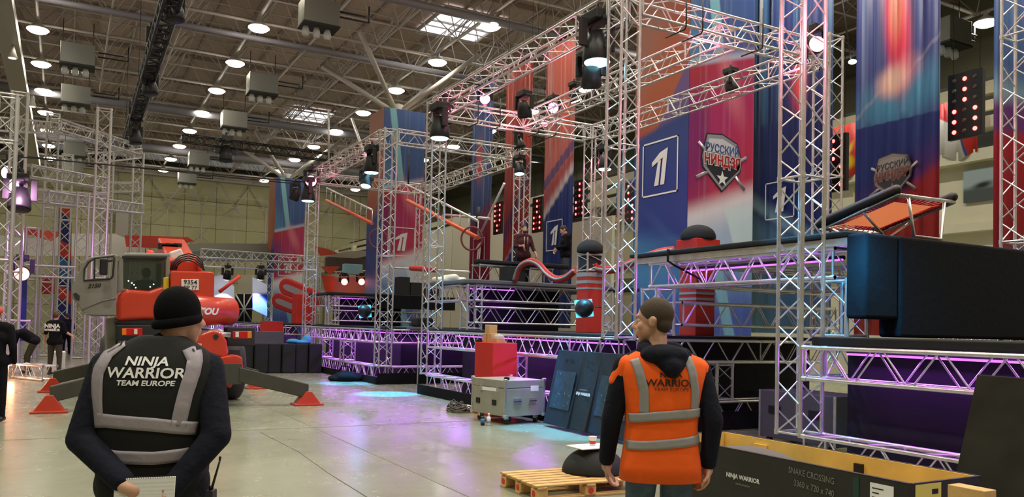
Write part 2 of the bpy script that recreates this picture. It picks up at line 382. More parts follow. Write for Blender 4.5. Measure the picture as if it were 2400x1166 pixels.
mb.tube((-84.6, -18, 13.9), (-84.6, 38, 13.9), .06, n=5); mb.tube((-84.6, -18, 12.9), (-84.6, 38, 12.9), .05, n=5); mb.box((-84.9, 4.4, 10.6), (.5, 1.1, 3.6))
struct(mb, 'trim_6', M['steel'])
# right stand: stepped cream tribune wall with dark gallery above
YW = 24.0
st = MB()
st.mm((-86, YW, 0), (8, YW + .4, 4.1)); st.mm((-86, YW - .5, 4.05), (8, YW + .3, 4.3)); st.mm((-86, YW - .25, 4.3), (8, YW + .3, 4.75))
st.mm((-86, YW - .55, 4.75), (8, YW + .3, 5.0)); st.mm((-86, YW, 5.0), (8, YW + .35, 5.72)); st.mm((-86, YW + .1, 5.72), (8, YW + .5, 6.9)); st.mm((-86, YW - .3, 6.9), (8, YW + .6, 7.25))
for i in range(32): st.mm((-85 + i * 3, YW - .02, 5.0), (-84.97 + i * 3, YW + .2, 6.9))
struct(st, 'wall_stand', M['cream'])
g2 = MB(); g2.mm((-86, YW + 3, 6.9), (8, YW + 3.2, 10.4)); g2.mm((-86, YW + .4, 6.8), (8, YW + 3.2, 6.95)); struct(g2, 'trim_7', M['dark_void'])
g3 = MB()
for i in range(16):
    x = -84 + i * 6.0; g3.mm((x, YW + .6, 7.2), (x + .5, YW + 1.0, 9.3)); g3.tube((x + .2, YW + .9, 7.2), (x + 1.2, YW + 2.4, 9.1), .09, n=6)
g3.mm((-86, YW + .3, 8.0), (8, YW + .9, 8.35)); g3.mm((-86, YW + 1.2, 9.3), (8, YW + 1.6, 9.7)); g3.mm((-86, YW + .9, 8.7), (8, YW + 1.1, 9.0))
struct(g3, 'trim_8', M['cream'])
# large white partition behind the far banners
pt = MB()
for x0, x1, h in ((-50, -45.9, 7.7), (-45.8, -41.7, 8.3), (-41.6, -38.2, 8.0), (-38.1, -33.5, 7.6), (-33.4, -29.0, 6.6)): pt.mm((x0, 20.9, 0), (x1, 21.05, h))
pt.mm((-60, 20.9, 0), (-50.1, 21.05, 7.2)); struct(pt, 'wall_partition', mat('white_partition', rgb(222, 218, 198), .6))
# trim: panel lattice on the roof above the cameras side, white panels made to glow
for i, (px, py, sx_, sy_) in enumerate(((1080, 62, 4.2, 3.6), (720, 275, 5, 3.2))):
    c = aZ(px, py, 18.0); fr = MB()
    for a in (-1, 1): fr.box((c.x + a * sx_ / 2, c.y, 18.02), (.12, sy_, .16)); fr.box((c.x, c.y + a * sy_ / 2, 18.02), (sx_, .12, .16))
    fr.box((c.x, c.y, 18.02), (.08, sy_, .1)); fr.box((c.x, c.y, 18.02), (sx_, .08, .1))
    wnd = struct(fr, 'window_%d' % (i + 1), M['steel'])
    pn = MB().box((c.x, c.y, 18.1), (sx_, sy_, .04)).build('pane', M['roof_panel_em'], wnd)
    area((c.x, c.y, 17.9), sx_, 60, (.95, .96, 1), sy=sy_)  # light added below the glowing panel
# ducts
dm = MB(); a = aZ(0, 0, 14.5)
dm.box((-62, -2.75, 14.6), (50, .85, .5)); struct(dm, 'trim_9', M['duct'])
sl = MB()
for px, py in ((30, 125), (76, 243)):
    c = aZ(px, py - 12, 14.2); sl = MB(); sl.lathe((c.x, c.y, 14.25), [(.12, .06), (-.1, .1), (-.5, .22), (-.52, .18)], n=14)
    o = thing('duct_nozzle', 'small cone nozzle under the grey overhead duct, %s' % ('nearer one' if px < 50 else 'farther one'), 'nozzle', (c.x, c.y, 13.7), 'cone nozzles under the duct')
    sl.build('cone', M['duct'], o); MB().lathe((c.x, c.y, 13.74), [(0, .17), (-.03, .17)], n=14).build('lens', mat('warm_nozzle', (1, .95, .7, 1), em=(1, .95, .7, 1), es=1.2), o)
pm = MB(); pm.tube((-32.2, -10, 15.3), (-32.0, 36, 15.3), .17, n=12); pm.tube((-56.5, -10, 15.2), (-56.5, 36, 15.2), .26, n=12); pm.tube((-40, -14, 15.25), (-40, 24, 15.25), .14, n=8); pm.tube((-70, -14, 15.2), (-70, 36, 15.2), .3, n=10)
struct(pm, 'trim_10', mat('blue_grey_pipe', rgb(122, 120, 128), .5))
# ================================================================== HALL LAMPS
lamps = []
def lamp_proto(loc):
    t = thing('high_bay_lamp', 'x', 'lamp', loc, 'high bay lamps under the roof'); x, y, z = loc
    hs_ = MB().lathe((x, y, z), [(0, .44), (.03, .48), (.22, .26), (.3, .12), (.5, .10), (.52, .02)], n=18).build('housing', M['duct'], t)
    MB().tube((x, y, z + .5), (x, y, z + .47), .015, n=5).build('hook', M['black_metal'], t)
    MB().lathe((x, y, z - .015), [(-.16, .02), (-.11, .34), (0, .48), (.03, .42)], n=18).build('lens', M['lamp_em'], hs_); return t
ZL = 15.2; rows = {-1.6: 'left', 7.4: 'centre left', 16.4: 'centre right', 25.4: 'right'}
proto = None
for yr, nm in rows.items():
    for i in range(15):
        x = -80.0 + 5.95 * i + (0 if yr < 20 else .3); loc = Vector((x, yr, ZL))
        dd = x * FW.x + yr * FW.y
        area(loc + Vector((0, 0, -.12)), .5, LAMP_W, (1, .95, .80), spread=130); point(loc + Vector((0, 0, -.35)), 44, (1, .93, .8), .3)
        if x > -26: continue
        lab = 'round ceiling lamp, number %s from the far wall in the %s row' % (['one', 'two', 'three', 'four', 'five', 'six', 'seven', 'eight', 'nine', 'ten', 'eleven', 'twelve'][i], nm)
        if proto is None: proto = lamp_proto(loc); proto['label'] = lab
        else: dup(proto, loc=loc, label=lab)
for y in (-11, 33):
    for x in (-74, -56, -38, -20, -2): area((x, y, 15), .6, LAMP_W * 1.3, (1, .94, .82))
# extra lamps over the right gallery
for k, (px, py) in enumerate(((2300, 50),)):
    c = aZ(px, py, 15.2); c.y = 34.4; dup(proto, loc=c, label='large bright ceiling lamp at the upper right between two tall banners')
# warm air units
def unit(loc, lab, first=[None]):
    x, y, z = loc
    if first[0]: return dup(first[0], loc=loc, label=lab)
    t = thing('ceiling_air_unit', lab, 'air unit', loc, 'grey ceiling air units with three nozzles'); first[0] = t
    b = MB().box((x, y, z), (1.0, 1.45, 1.0)).build('casing', M['unit'], t); bevel(b, .03)
    MB().box((x, y, z - .53), (1.05, 1.5, .07)).build('bottom_frame', M['black_metal'], t)
    for k in (-1, 0, 1):
        MB().lathe((x, y + k * .44 - .08, z - .57), [(0, .11), (-.15, .15), (-.33, .15), (-.4, .09)], n=14).build('nozzle', M['glass'], t)
    mb = MB()
    for k in (-.8, .8): mb.tube((x, y + k * .8, z + .5), (x, y + k * .8, z + 1.7), .02, n=5)
    mb.build('hanger', M['black_metal'], t)
    mb = MB(); mb.tube((x - .3, y + .87, z + .2), (x - .3, y + 2.2, z + .2), .035, n=6); mb.tube((x - .3, y + 2.2, z + .2), (x - .3, y + 2.2, z + .9), .035, n=6); mb.tube((x - .1, y + .87, z + .35), (x - .1, y + 2.0, z + .35), .035, n=6)
    mb.build('pipe', M['black_metal'], t); return t
for (x, y), s in zip(((-43.8, 0), (-51.8, 0), (-68.7, .1), (-76.4, .1), (-32.4, 8.5), (-43.7, 8.6), (-52.5, 8.7), (-67, 8.6), (-76.3, 8.9)),
                     ('nearest in the left row', 'second nearest in the left row', 'third in the left row behind the scaffold', 'farthest in the left row behind the scaffold', 'nearest in the middle row, at the top edge', 'second nearest in the middle row', 'third nearest in the middle row', 'fourth nearest in the middle row', 'farthest in the middle row')):
    unit(Vector((x, y + .1, 14.1)), 'grey box air unit with three nozzles, ' + s)
unit(aZ(2225, 80, 13.9), 'grey box air unit lit on its edge beside the lamp at the upper right')
# ================================================================== WRAPPED HALL COLUMNS (K1, K2, K3)
CW = 2.26; HB = 12.8
blue, cyanp, red, mag, pale, deepb, org = rgb(58, 84, 138), rgb(128, 186, 196), rgb(172, 42, 62), rgb(176, 44, 108), rgb(178, 196, 216), rgb(36, 52, 112), rgb(176, 92, 62)
def ch1_sign(org_, ux, s, parent, uz=(0, 0, 1)):   # white square outline and slanted white 1
    ux = Vector(ux); uz = Vector(uz); nn = ux.cross(uz); o = Vector(org_) + nn * .012; t = .03 * s
    def q(a, b2, c, d): return [o + ux * a + uz * b2, o + ux * c + uz * b2, o + ux * c + uz * d, o + ux * a + uz * d]
    fr = MB(); h = s / 2
    for a in ((-h, -h, h, -h + t), (-h, h - t, h, h), (-h, -h, -h + t, h), (h - t, -h, h, h)): fr.prism(q(*a), nn * .004)
    fr.build('square_outline', M['white'], parent)
    def pl(pts): return [o + ux * (x * s) + uz * (y * s) for x, y in pts]
    d = MB(); d.prism(pl([(-.22, .12), (.0, .27), (.22, .33), (.13, -.32), (.02, -.32), (.085, .17), (-.22, .04)]), nn * .004)
    d.prism(pl([(-.05, .12), (.03, .13), (-.03, -.32), (-.15, -.32)]), nn * .004); d.build('numeral', M['white'], parent)
def shield(org_, ux, s, parent, dark=False, uz=(0, 0, 1), skew=0.0):
    ux = Vector(ux); uz = Vector(uz); nn = ux.cross(uz); o = Vector(org_)
    def P(pts, k=1.0, off=.01): return [o + nn * off + ux * (x * s * k) + uz * ((y + skew * x) * s * k) for x, y in pts]
    out = [(-.36, .46), (0, .50), (.36, .38), (.47, .06), (.43, -.12), (.0, -.52), (-.45, -.14), (-.48, .05)]
    sil = mat('emblem_silver', rgb(190, 190, 196) if not dark else rgb(140, 132, 128), .3, .5); blk = mat('emblem_dark', rgb(44, 42, 50), .5)
    st = MB()
    for (a, b2) in (((-.58, .3), (-.3, .1)), ((.62, .18), (.3, -.02)), ((-.62, -.36), (-.3, -.2)), ((.58, -.44), (.34, -.22))):
        st.path([P([a], off=.006)[0], P([b2], off=.006)[0]], .035 * s, n=6, flat=.3, upv=nn)
    st.build('emblem_spike', sil, parent)
    MB().prism(P(out, 1.08, .008), nn * .004).build('emblem_rim', blk, parent)
    MB().prism(P(out, 1.02, .014), nn * .006).build('emblem_shield', sil, parent)
    MB().prism(P([(-.40, -.02), (.41, -.10), (.36, -.14), (0, -.46), (-.38, -.13)], 1, .022), nn * .003).build('emblem_base', blk, parent)
    MB().prism(P([(-.33, .40), (0, .44), (.33, .33), (.38, .16), (-.40, .16)], 1, .022), nn * .002).build('emblem_top', mat('emblem_light', rgb(222, 222, 228) if not dark else rgb(150, 142, 138), .4, .2), parent)
    star = [(math.sin(k * math.pi / 5) * (.15 if k % 2 == 0 else .06), math.cos(k * math.pi / 5) * (.15 if k % 2 == 0 else .06) - .31) for k in range(10)]
    MB().prism(P(star, 1, .027), nn * .003).build('emblem_star', M['white'] if not dark else sil, parent)
    uxs = (ux + uz * skew).normalized()
    text_mb('РУССКИЙ', .205 * s, o + nn * .028 + uz * (.17 + .0) * s, uxs, uz, sx=.84, bold=.004 * s).build('emblem_lettering', mat('emblem_blue', rgb(60, 84, 150) if not dark else rgb(54, 50, 60), .4), parent, fix=False)
    text_mb('НИНДЗЯ', .265 * s, o + nn * .026 + uz * (-.07) * s, uxs, uz, sx=.80, bold=.022 * s).build('emblem_outline', M['white'] if not dark else sil, parent, fix=False)
    text_mb('НИНДЗЯ', .265 * s, o + nn * .031 + uz * (-.07) * s, uxs, uz, sx=.80, bold=.008 * s).build('emblem_red_lettering', mat('emblem_red', rgb(178, 34, 38) if not dark else rgb(120, 52, 44), .4), parent, fix=False)
faceX = paint('column_print_front', blue, [
    ('poly', cyanp, .9, (-.45, 10, 8, .03), (-.1, 10, 188, .03)), ('half', rgb(84, 140, 180), .7, -.7, 9.6, 205, .5),
    ('half', pale, 1, 0, 9.0, -74, .16), ('half', red, 1, 0, 8.82, -74, .08), ('poly', mag, .85, (0, 8.2, -60, 1.0), (-.55, 8, 4, .06)), ('poly', rgb(122, 36, 112), .8, (-.55, 8, 184, .25), (0, 8.0, -80, .5)),
    ('blob', rgb(226, 130, 140), .6, .3, 8.2, .5, 1.6, 20), ('half', rgb(206, 60, 70), .5, .2, 6.6, -40, .6),
    ('half', rgb(236, 226, 236), 1, 0, 5.15, -70, .3), ('half', rgb(170, 190, 222), 1, 0, 4.6, -75, .5), ('poly', rgb(214, 232, 240), .8, (.1, 4.9, 20, .06), (.2, 4.9, -80, .1)),
    ('half', rgb(92, 132, 190), .8, .2, 3.6, -100, .3), ('half', rgb(58, 74, 160), .9, 0, 2.6, -85, .8), ('poly', cyanp, .6, (-.1, 2.5, 15, .03), (.3, 2.4, 195, .03), (0, 3.4, -70, .05)), ('streak', pale, .12, 6, .5, .7)], uaxis='Y')
faceY = paint('column_print_side', org, [
    ('half', rgb(160, 120, 108), .6, -.3, 9.2, 150, .6), ('half', rgb(110, 84, 140), 1, .1, 7.4, -38, .04), ('half', rgb(172, 72, 66), .6, -.9, 7.9, 200, .4),
    ('half', rgb(48, 66, 132), 1, 0, 7.15, -80, .12), ('half', rgb(40, 60, 140), .8, 0, 6.2, -90, .6), ('poly', rgb(120, 176, 220), .75, (0, 4.6, 50, .35), (.2, 4.2, -125, .3)), ('half', rgb(74, 140, 196), 1, .2, 3.9, -100, .5), ('half', rgb(44, 74, 176), .8, 0, 2.4, -90, .7)], uaxis='X')
for k, (cx_, cy_) in enumerate(((-63.6, 13.95), (-39.6, 14.05), (-16.12, 14.0))):
    nm = ('farthest wrapped column, beside the white lit banners', 'middle wrapped column with a white 1 on its red part', 'nearest wrapped column with silver shield emblem')[k]
    t = thing('wrapped_column', 'square hall column wrapped in blue and red print, ' + nm, 'column', (cx_ - CW / 2, cy_ + CW / 2, 0), 'wrapped hall columns')
    h = HB
    MB().mm((cx_ - CW, cy_, 0), (cx_, cy_ + CW, h)).build('core', M['cream'], t)
    pf = MB().mm((cx_ + .005, cy_ - .01, 0), (cx_ + .02, cy_ + CW + .01, h)); o = pf.build('front_print', faceX, None); o.parent = t; o.location = Vector((CW / 2 + .012, 0, 0))
    ps = MB().mm((cx_ - CW, cy_ - .02, 0), (cx_ + .005, cy_ - .005, h)); o = ps.build('side_print', faceY, None); o.parent = t; o.location = Vector((0, -CW / 2 - .012, 0))
    # capital with slanting struts up to the roof frame
    mb = MB(); mb.tube((cx_ - 1.1, cy_ + 1.1, h), (cx_ - 1.1, cy_ + 1.1, h + .5), .35, n=12)
    for a in (-1, 1):
        for c2 in (-1, 1): mb.tube((cx_ - 1.1 + a * .2, cy_ + 1.1 + c2 * .2, h + .2), (cx_ - 1.1 + a * 3.2, cy_ + 1.1 + c2 * 3.2, 15.7), .13, n=8)
    mb.build('roof_strut', M['steel'], t)
    if k < 2:
        ch1_sign((cx_ + .02, cy_ + 1.1, 5.9), (0, 1, 0), 1.5, t)
    else:
        shield((cx_ + .02, cy_ + 1.13, 6.1), (0, 1, 0), 1.42, t, skew=-.03)
        ch1_sign((cx_ - 1.12, cy_ - .02, 6.02), (1, 0, 0), 1.5, t)
# ================================================================== HANGING FABRIC BANNERS (row behind the stage)
YB = 16.8
def banner(pxl, pxr, lab, m, zt=13.0, zb_=1.6, y=YB, w_=None):
    xl = aY(pxl, 450, y).x; xr = aY(pxr, 450, y).x
    n = 24; vs = []; fs = []
    for i in range(n + 1):
        x = xl + (xr - xl) * i / n; dy = .035 * math.sin(i * 1.7) + .02 * math.sin(i * 3.1)
        vs += [(x, y + dy, zb_), (x, y + dy, zt), (x, y + dy + .012, zb_), (x, y + dy + .012, zt)]
    for i in range(n):
        a = i * 4; fs += [(a, a + 4, a + 5, a + 1), (a + 2, a + 3, a + 7, a + 6), (a + 1, a + 5, a + 7, a + 3), (a, a + 2, a + 6, a + 4)]
    fs += [(0, 1, 3, 2), (n * 4, n * 4 + 2, n * 4 + 3, n * 4 + 1)]
    t = thing('hanging_banner', lab, 'banner', ((xl + xr) / 2, y, zb_), 'tall printed banners hanging behind the stage')
    mb = MB(); mb.add(vs, fs, True); mb.build('cloth', m, t, fix=True)
    r = MB().tube((xl, y, zt + .02), (xr, y, zt + .02), .03, n=8)
    for x in (xl + .1, xr - .1): r.tube((x, y, zt), (x, y, 15.7), .008, n=4)
    r.build('top_rail', M['black_metal'], t); return t, (xl + xr) / 2
zz = lambda px, py, y=YB: aY(px, py, y).z
def v(px, py): return zz(px, py) - 1.6
dk = rgb(44, 50, 108)
flame = lambda u0, v0: [('blob', rgb(236, 60, 92), 1, u0, v0 + 1.0, .5, 2.0, -8), ('blob', rgb(255, 130, 120), 1, u0 - .02, v0 + 1.3, .28, 1.3, -8)]
xc = (aY(2004, 400, YB).x + aY(2202, 400, YB).x) / 2
P4 = paint('banner_print_a', rgb(64, 70, 136), [('streak', rgb(124, 140, 180), .7, 4, .45, .7), ('blob', rgb(84, 156, 196), .95, .1, v(2100, 230), 1.9, 1.0, 12), ('half', rgb(42, 56, 126), 1, 0, v(2100, 282), -90, .03), ('streak', rgb(80, 100, 160), .35, 3, .5, .75),
    ('half', rgb(92, 48, 116), 1, .3, v(2110, 395), -62, .5), ('half', rgb(170, 44, 50), 1, .4, v(2160, 430), -58, .18), ('half', rgb(176, 52, 50), .6, .0, v(2100, 520), -80, .4),
    ('blob', rgb(244, 48, 84), 1, .02, v(2103, 50), .50, 2.3, 4), ('blob', rgb(244, 48, 84), 1, .02, v(2103, 40), .36, 2.0, 4), ('blob', rgb(255, 150, 124), 1, .0, v(2103, 10), .3, 1.3, 0),
    ('poly', rgb(226, 206, 214), .85, (-.1, v(2090, 190), 205, .2), (-.5, v(2050, 225), 128, .09), (-.5, v(2050, 225), -52, .09)), ('poly', rgb(222, 206, 220), .85, (.0, v(2100, 190), 25, .2), (.55, v(2160, 140), 132, .07), (.55, v(2160, 140), -48, .07)),
    ('blob', rgb(250, 150, 160), .7, .05, v(2105, 178), .85, .6, 30), ('blob', rgb(255, 206, 186), 1, -.08, v(2095, 190), .55, .5, 30)])
t4, x4 = banner(2004, 2202, 'tall blue banner with red flame burst and dull shield emblem', P4)
shield((x4 - .0, YB - .08, zz(2102, 412)), (1, 0, 0), 1.0, t4, dark=True, skew=.08)
P3 = paint('banner_print_b', rgb(44, 52, 112), [('streak', rgb(62, 110, 150), .7, 3.6, .45, .62), ('blob', rgb(216, 66, 92), 1, .25, v(1862, 205), .42, 1.3, 0), ('blob', rgb(240, 90, 90), .9, .22, v(1862, 190), .25, .9, 0), ('half', rgb(44, 60, 124), 1, 0, v(1850, 275), -88, .1), ('streak', rgb(90, 120, 176), .25, 5, .5, .7),
    ('half', rgb(38, 52, 124), .9, 0, v(1830, 400), -90, .3), ('half', rgb(104, 148, 190), .8, -.6, v(1790, 530), 250, .4), ('poly', rgb(150, 190, 220), .7, (0, v(1840, 545), 60, .1), (.1, v(1840, 520), 240, .2))])
t3, x3 = banner(1764, 1950, 'tall dark blue banner with red streak beside the shield column', P3)
ch1_sign((x3 - .28, YB - .08, zz(1830, 470)), (1, 0, 0), 1.02, t3)
P5 = paint('banner_print_c', rgb(60, 92, 150), [('half', rgb(150, 186, 206), 1, -.6, v(2350, 200), 240, .4), ('half', rgb(112, 56, 126), 1, 0, v(2360, 255), -105, .2), ('half', rgb(172, 40, 52), 1, 0, v(2360, 330), -105, .12), ('half', rgb(130, 150, 196), 1, 0, v(2350, 560), -62, .3)])
t5, x5 = banner(2328, 2560, 'tall blue and red banner cut by the right edge of the photo', P5)
P6 = paint('banner_print_d', rgb(196, 96, 84), [('streak', rgb(232, 170, 150), .6, 5, .5, .7), ('blob', rgb(255, 90, 60), 1, .4, v(1320, 290), .4, 1.2, 0), ('half', rgb(206, 110, 104), 1, 0, v(1310, 330), -60, .3), ('poly', rgb(96, 70, 128), .9, (0, v(1310, 375), -58, .06), (0, v(1310, 400), 122, .06)), ('half', rgb(190, 84, 86), 1, 0, v(1310, 405), -58, .08),
    ('half', rgb(228, 214, 222), 1, .3, v(1310, 425), -52, .22), ('half', rgb(44, 62, 136), 1, .3, v(1310, 445), -52, .1), ('streak', rgb(120, 140, 190), .3, 5, .5, .7)])
t6, x6 = banner(1275, 1343, 'tall banner, orange above and blue below, behind man in black', P6)
ch1_sign((x6 - .08, YB - .08, zz(1306, 552)), (1, 0, 0), 1.2, t6)
P7 = paint('banner_print_e', rgb(190, 70, 60), [('half', rgb(160, 42, 48), 1, 0, v(1213, 380), -90, .5), ('poly', rgb(80, 44, 92), .9, (0, v(1215, 455), -40, .12), (0, v(1215, 500), 140, .2)), ('half', rgb(214, 150, 160), 1, 0, v(1213, 560), -48, .1), ('half', rgb(44, 66, 136), 1, 0, v(1213, 567), -48, .06), ('streak', rgb(220, 120, 110), .3, 6, .5, .7)])
banner(1182, 1243, 'tall red banner behind the man with a backpack', P7)
P8 = paint('banner_print_f', rgb(62, 82, 142), [('blob', rgb(226, 70, 60), 1, -.2, v(1120, 380), .5, 1.5, 0), ('streak', rgb(150, 170, 200), .5, 6, .48, .66), ('half', rgb(132, 54, 92), 1, 0, v(1128, 500), -70, .3), ('half', rgb(148, 34, 66), 1, 0, v(1128, 535), -80, .3)])
t8, x8 = banner(1104, 1151, 'tall blue and crimson banner, leftmost behind the stage', P8)
ch1_sign((x8 + .1, YB - .08, zz(1128, 588)), (1, 0, 0), 1.2, t8)
# LED arrow boards between the banners
def led_board(px0, px1, py0, lab, rows_=(1, 1, 1, 2, 2, 2), YB=YB + .4):
    a = aY(px0, py0, YB); b2 = aY(px1, py0, YB); wd = b2.x - a.x; p = .23; nrow = len(rows_); hh = p * (nrow + .4)
    x0 = (a.x + b2.x) / 2; zt = a.z; t = thing('led_board', lab, 'light panel', (x0, YB, zt - hh), 'black light panels with red bulbs')
    bevel(MB().box((x0, YB, zt - hh / 2), (.78, .12, hh)).build('panel', M['black_metal'], t), .01)
    MB().tube((x0 - .3, YB, zt), (x0 - .3, YB, 15.7), .008, n=4).tube((x0 + .3, YB, zt), (x0 + .3, YB, 15.7), .008, n=4).build('hanging_wire', M['black_metal'], t)
    for r_, kk in enumerate(rows_):
        for c2 in range(3):
            on = (c2 == 1) if kk == 1 else (c2 != 1) if kk == 2 else (c2 == 2)
            z = zt - p * (r_ + .7); x = x0 + (c2 - 1) * .235
            MB().lathe((x, YB - .06, z), [(0, .048), (.012, .045), (.02, .0)], ax=(0, -1, 0), n=12).build('bulb', M['red_em'] if on else M['led_off'], t)
led_board(2230, 2301, 178, 'black panel of red bulbs, largest, between the two rightmost banners')
led_board(1350, 1374, 425, 'black panel of red bulbs right of orange and blue banner')
led_board(1250, 1274, 466, 'black panel of red bulbs between the red banner and the orange banner')
led_board(1155, 1183, 478, 'black panel of red bulbs left of the red banner', (2, 2, 2, 2, 1, 1))
led_board(1465, 1488, 430, 'black panel of red bulbs behind the tall front tower')
led_board(1946, 1968, 320, 'black panel of red bulbs beside the red flag')
# flags and picture on the stand
fl = paint('flag_red', rgb(206, 52, 42), [('blob', rgb(236, 208, 30), 1, .12, .62, .36, .36, 0), ('blob', rgb(236, 208, 30), 1, .12, .62, .34, .34, 0), ('blob', rgb(232, 190, 30), 1, .05, 1.12, .17, .4, 10), ('blob', rgb(232, 190, 30), 1, .25, 1.1, .1, .36, -18)])
def flag(px0, px1, py0, py1, y, m, lab, nm='flag'):
    a = aY(px0, py0, y); c = aY(px1, py1, y); n = 12; vs = []; fs = []
    for i in range(n + 1):
        x = a.x + (c.x - a.x) * i / n; dy = .05 * math.sin(i * 1.3); vs += [(x, y + dy, c.z + .1 * math.sin(i * .7)), (x, y + dy, a.z), (x, y + dy + .01, c.z + .1 * math.sin(i * .7)), (x, y + dy + .01, a.z)]
    for i in range(n): q = i * 4; fs += [(q, q + 4, q + 5, q + 1), (q + 2, q + 3, q + 7, q + 6), (q + 1, q + 5, q + 7, q + 3), (q, q + 2, q + 6, q + 4)]
    return tag(MB().add(vs, fs, True).build(nm, m), lab, 'flag')
flag(1952, 2010, 300, 412, YW - .34, fl, 'red flag with yellow emblem beside the tall blue banner')
flag(1445, 1500, 430, 500, YW - .34, paint('flag_blue', rgb(60, 126, 178), [('blob', rgb(226, 206, 50), 1, .8, .5, .5, .4, 0), ('half', rgb(198, 48, 44), 1, 0, .25, -90, .02)]), 'blue flag with yellow mark seen through the tall front tower')
flag(2196, 2290, 246, 362, YW - .34, paint('flag_rays', rgb(222, 222, 216), [('poly', rgb(206, 44, 46), 1, (-.2, 1.2, 60, .03), (.2, 1.2, 188, .03)), ('poly', rgb(60, 84, 150), 1, (0, .9, 20, .03), (.2, 1.6, -70, .03)), ('poly', rgb(206, 48, 46), 1, (0, .8, -70, .03), (.2, .6, 20, .03))]), 'white flag with red and blue rays behind the red bulb panel')
pc = aY(2298, 434, YW); tpic = tag(MB().box((pc.x, YW - .06, pc.z), (.95, .05, 1.0)).build('wall_picture', paint('dark_picture', rgb(150, 166, 170), [('half', rgb(70, 80, 80), 1, 0, .42, -90, .1), ('blob', rgb(26, 26, 26), 1, .12, .48, .5, .16, 8)])), 'dark framed picture hung on cream stand wall', 'picture')
# ================================================================== TRUSS
GT = 'aluminium box trusses of the stage rig'
def truss(p, q, lab, w=.35, r=.024, rl=.0105, pitch=.33, m='alu', name='box_truss', grp=None, upv=(0, 0, 1), joints=3.0, n=8, cat='truss', light=True):
    p, q = Vector(p), Vector(q); d = (q - p); L = d.length; d.normalize()
    if abs(d.z) > .9: u, v_ = Vector((1, 0, 0)), Vector((0, 1, 0))
    else: v_ = Vector(upv); u = d.cross(v_).normalized(); v_ = u.cross(d).normalized()
    h = w / 2; cs = [u * a * h + v_ * b2 * h for a, b2 in ((-1, -1), (1, -1), (1, 1), (-1, 1))]
    t = thing(name, lab, cat, p, grp)
    for c in cs:
        MB().tube(p + c, q + c, r, n=n).build('chord', M[m], t, fix=False)
    k = max(2, round(L / pitch)); s = L / k; lc = MB(); nl = 5 if n > 6 else 4
    for fi in range(4):
        a, b2 = cs[fi], cs[(fi + 1) % 4]
        for i in range(k):
            x0, x1 = (a, b2) if i % 2 == 0 else (b2, a)
            lc.tube(p + d * (s * i + .03) + x0, p + d * (s * (i + 1) - .03) + x1, rl, n=nl, caps=False)
    lc.build('lacing', M[m], t, fix=False)
    js = [0.03, L - .03]; nj = int(L // joints)
    for j in range(1, nj + 1):
        if joints * j < L - .5: js += [joints * j]
    for x in js:
        fr = MB()
        for fi in range(4): fr.tube(p + d * x + cs[fi], p + d * x + cs[(fi + 1) % 4], rl * 1.5, n=nl, caps=False)
        for c in cs: fr.tube(p + d * (x - .03) + c, p + d * (x + .03) + c, r * 1.25, n=n)
        fr.build('end_frame', M[m], t, fix=False)
    return t
def tower(x, y, z0, z1, lab, **k): return truss((x, y, z0), (x, y, z1), lab, cat='truss tower', name='truss_tower', grp=None, **k)
# --- the three front frames (A far left, B middle, C right)
YF = 7.52; YR = 12.0; ZT = 6.72; XA1, XA2, XB, XD, XC = -20.8, -28.45, -17.53, -10.21, -6.67
YA = 11.7
tower(XA1, YF, .45, 6.9, 'front corner truss tower of the middle stage, left of the dark gap')
tower(XA2, YF, .45, 6.9, 'thin far truss tower in front of the farthest wrapped column')
tower(XA1, YA, .0, 6.9, 'rear truss tower behind the man with a backpack')
tower(XA2, YA, .0, 6.9, 'rear truss tower behind the dark speaker boxes')
tower(XB, YF, .45, 6.9, 'front truss tower beside the cyan light pool on the floor')
tower(XB, YR, 1.5, 6.9, 'rear truss tower behind the black round cap pillar')
tower(XD, YF, 1.46, 7.6, 'tall front truss tower behind man in orange, beside the big blue lamp', n=10)
tower(XD, YF, .45, 1.1, 'short truss post hidden behind man in orange vest')
tower(XD, YR + .17, 1.5, 7.1, 'rear truss tower left of tall red flame banner')
tower(XC, YF, .43, 7.6, 'nearest truss tower, rising full height behind the yellow crate', n=12)
tower(XC, YR, .0, 7.6, 'truss tower at right edge in front of blue and red banner')
def bar(x0, y0, x1, y1, z, lab, **k): return truss((x0, y0, z), (x1, y1, z), lab, **k)
# top rings
bar(XA2 + .2, YF, XA1 - .2, YF, ZT, 'pink-lit top truss on the front of the left frame')
bar(XA1, YF + .2, XA1, YA - .2, ZT, 'top truss on the right side of the left frame')
bar(XA2, YF + .2, XA2, YA - .2, ZT, 'top truss on the far side of the left frame')
bar(XA2 + .2, YA, XA1 - .2, YA, ZT, 'top truss along the back of the left frame')
bar(XB + .2, YF, XD - .2, YF, ZT, 'long pink-lit top truss rising to the big blue lamp')
bar(XB + .2, 9.9, XD - .2, 9.9, ZT, 'middle long top truss across the orange print of nearest column')
bar(XB + .2, YR, XD - .2, YR, ZT, 'rear long top truss ending at the tower beside flame banner')
bar(XB, YF + .2, XB, YR - .2, ZT, 'top truss over the far end of the middle frame, with black hooks')
bar(XD, YF + .2, XD, YR - .05, ZT, 'top truss over the near end of middle frame, with black hooks')
bar(XD + .2, YF, XC - .2, YF, 7.42, 'top truss above the gap between the two nearest towers')
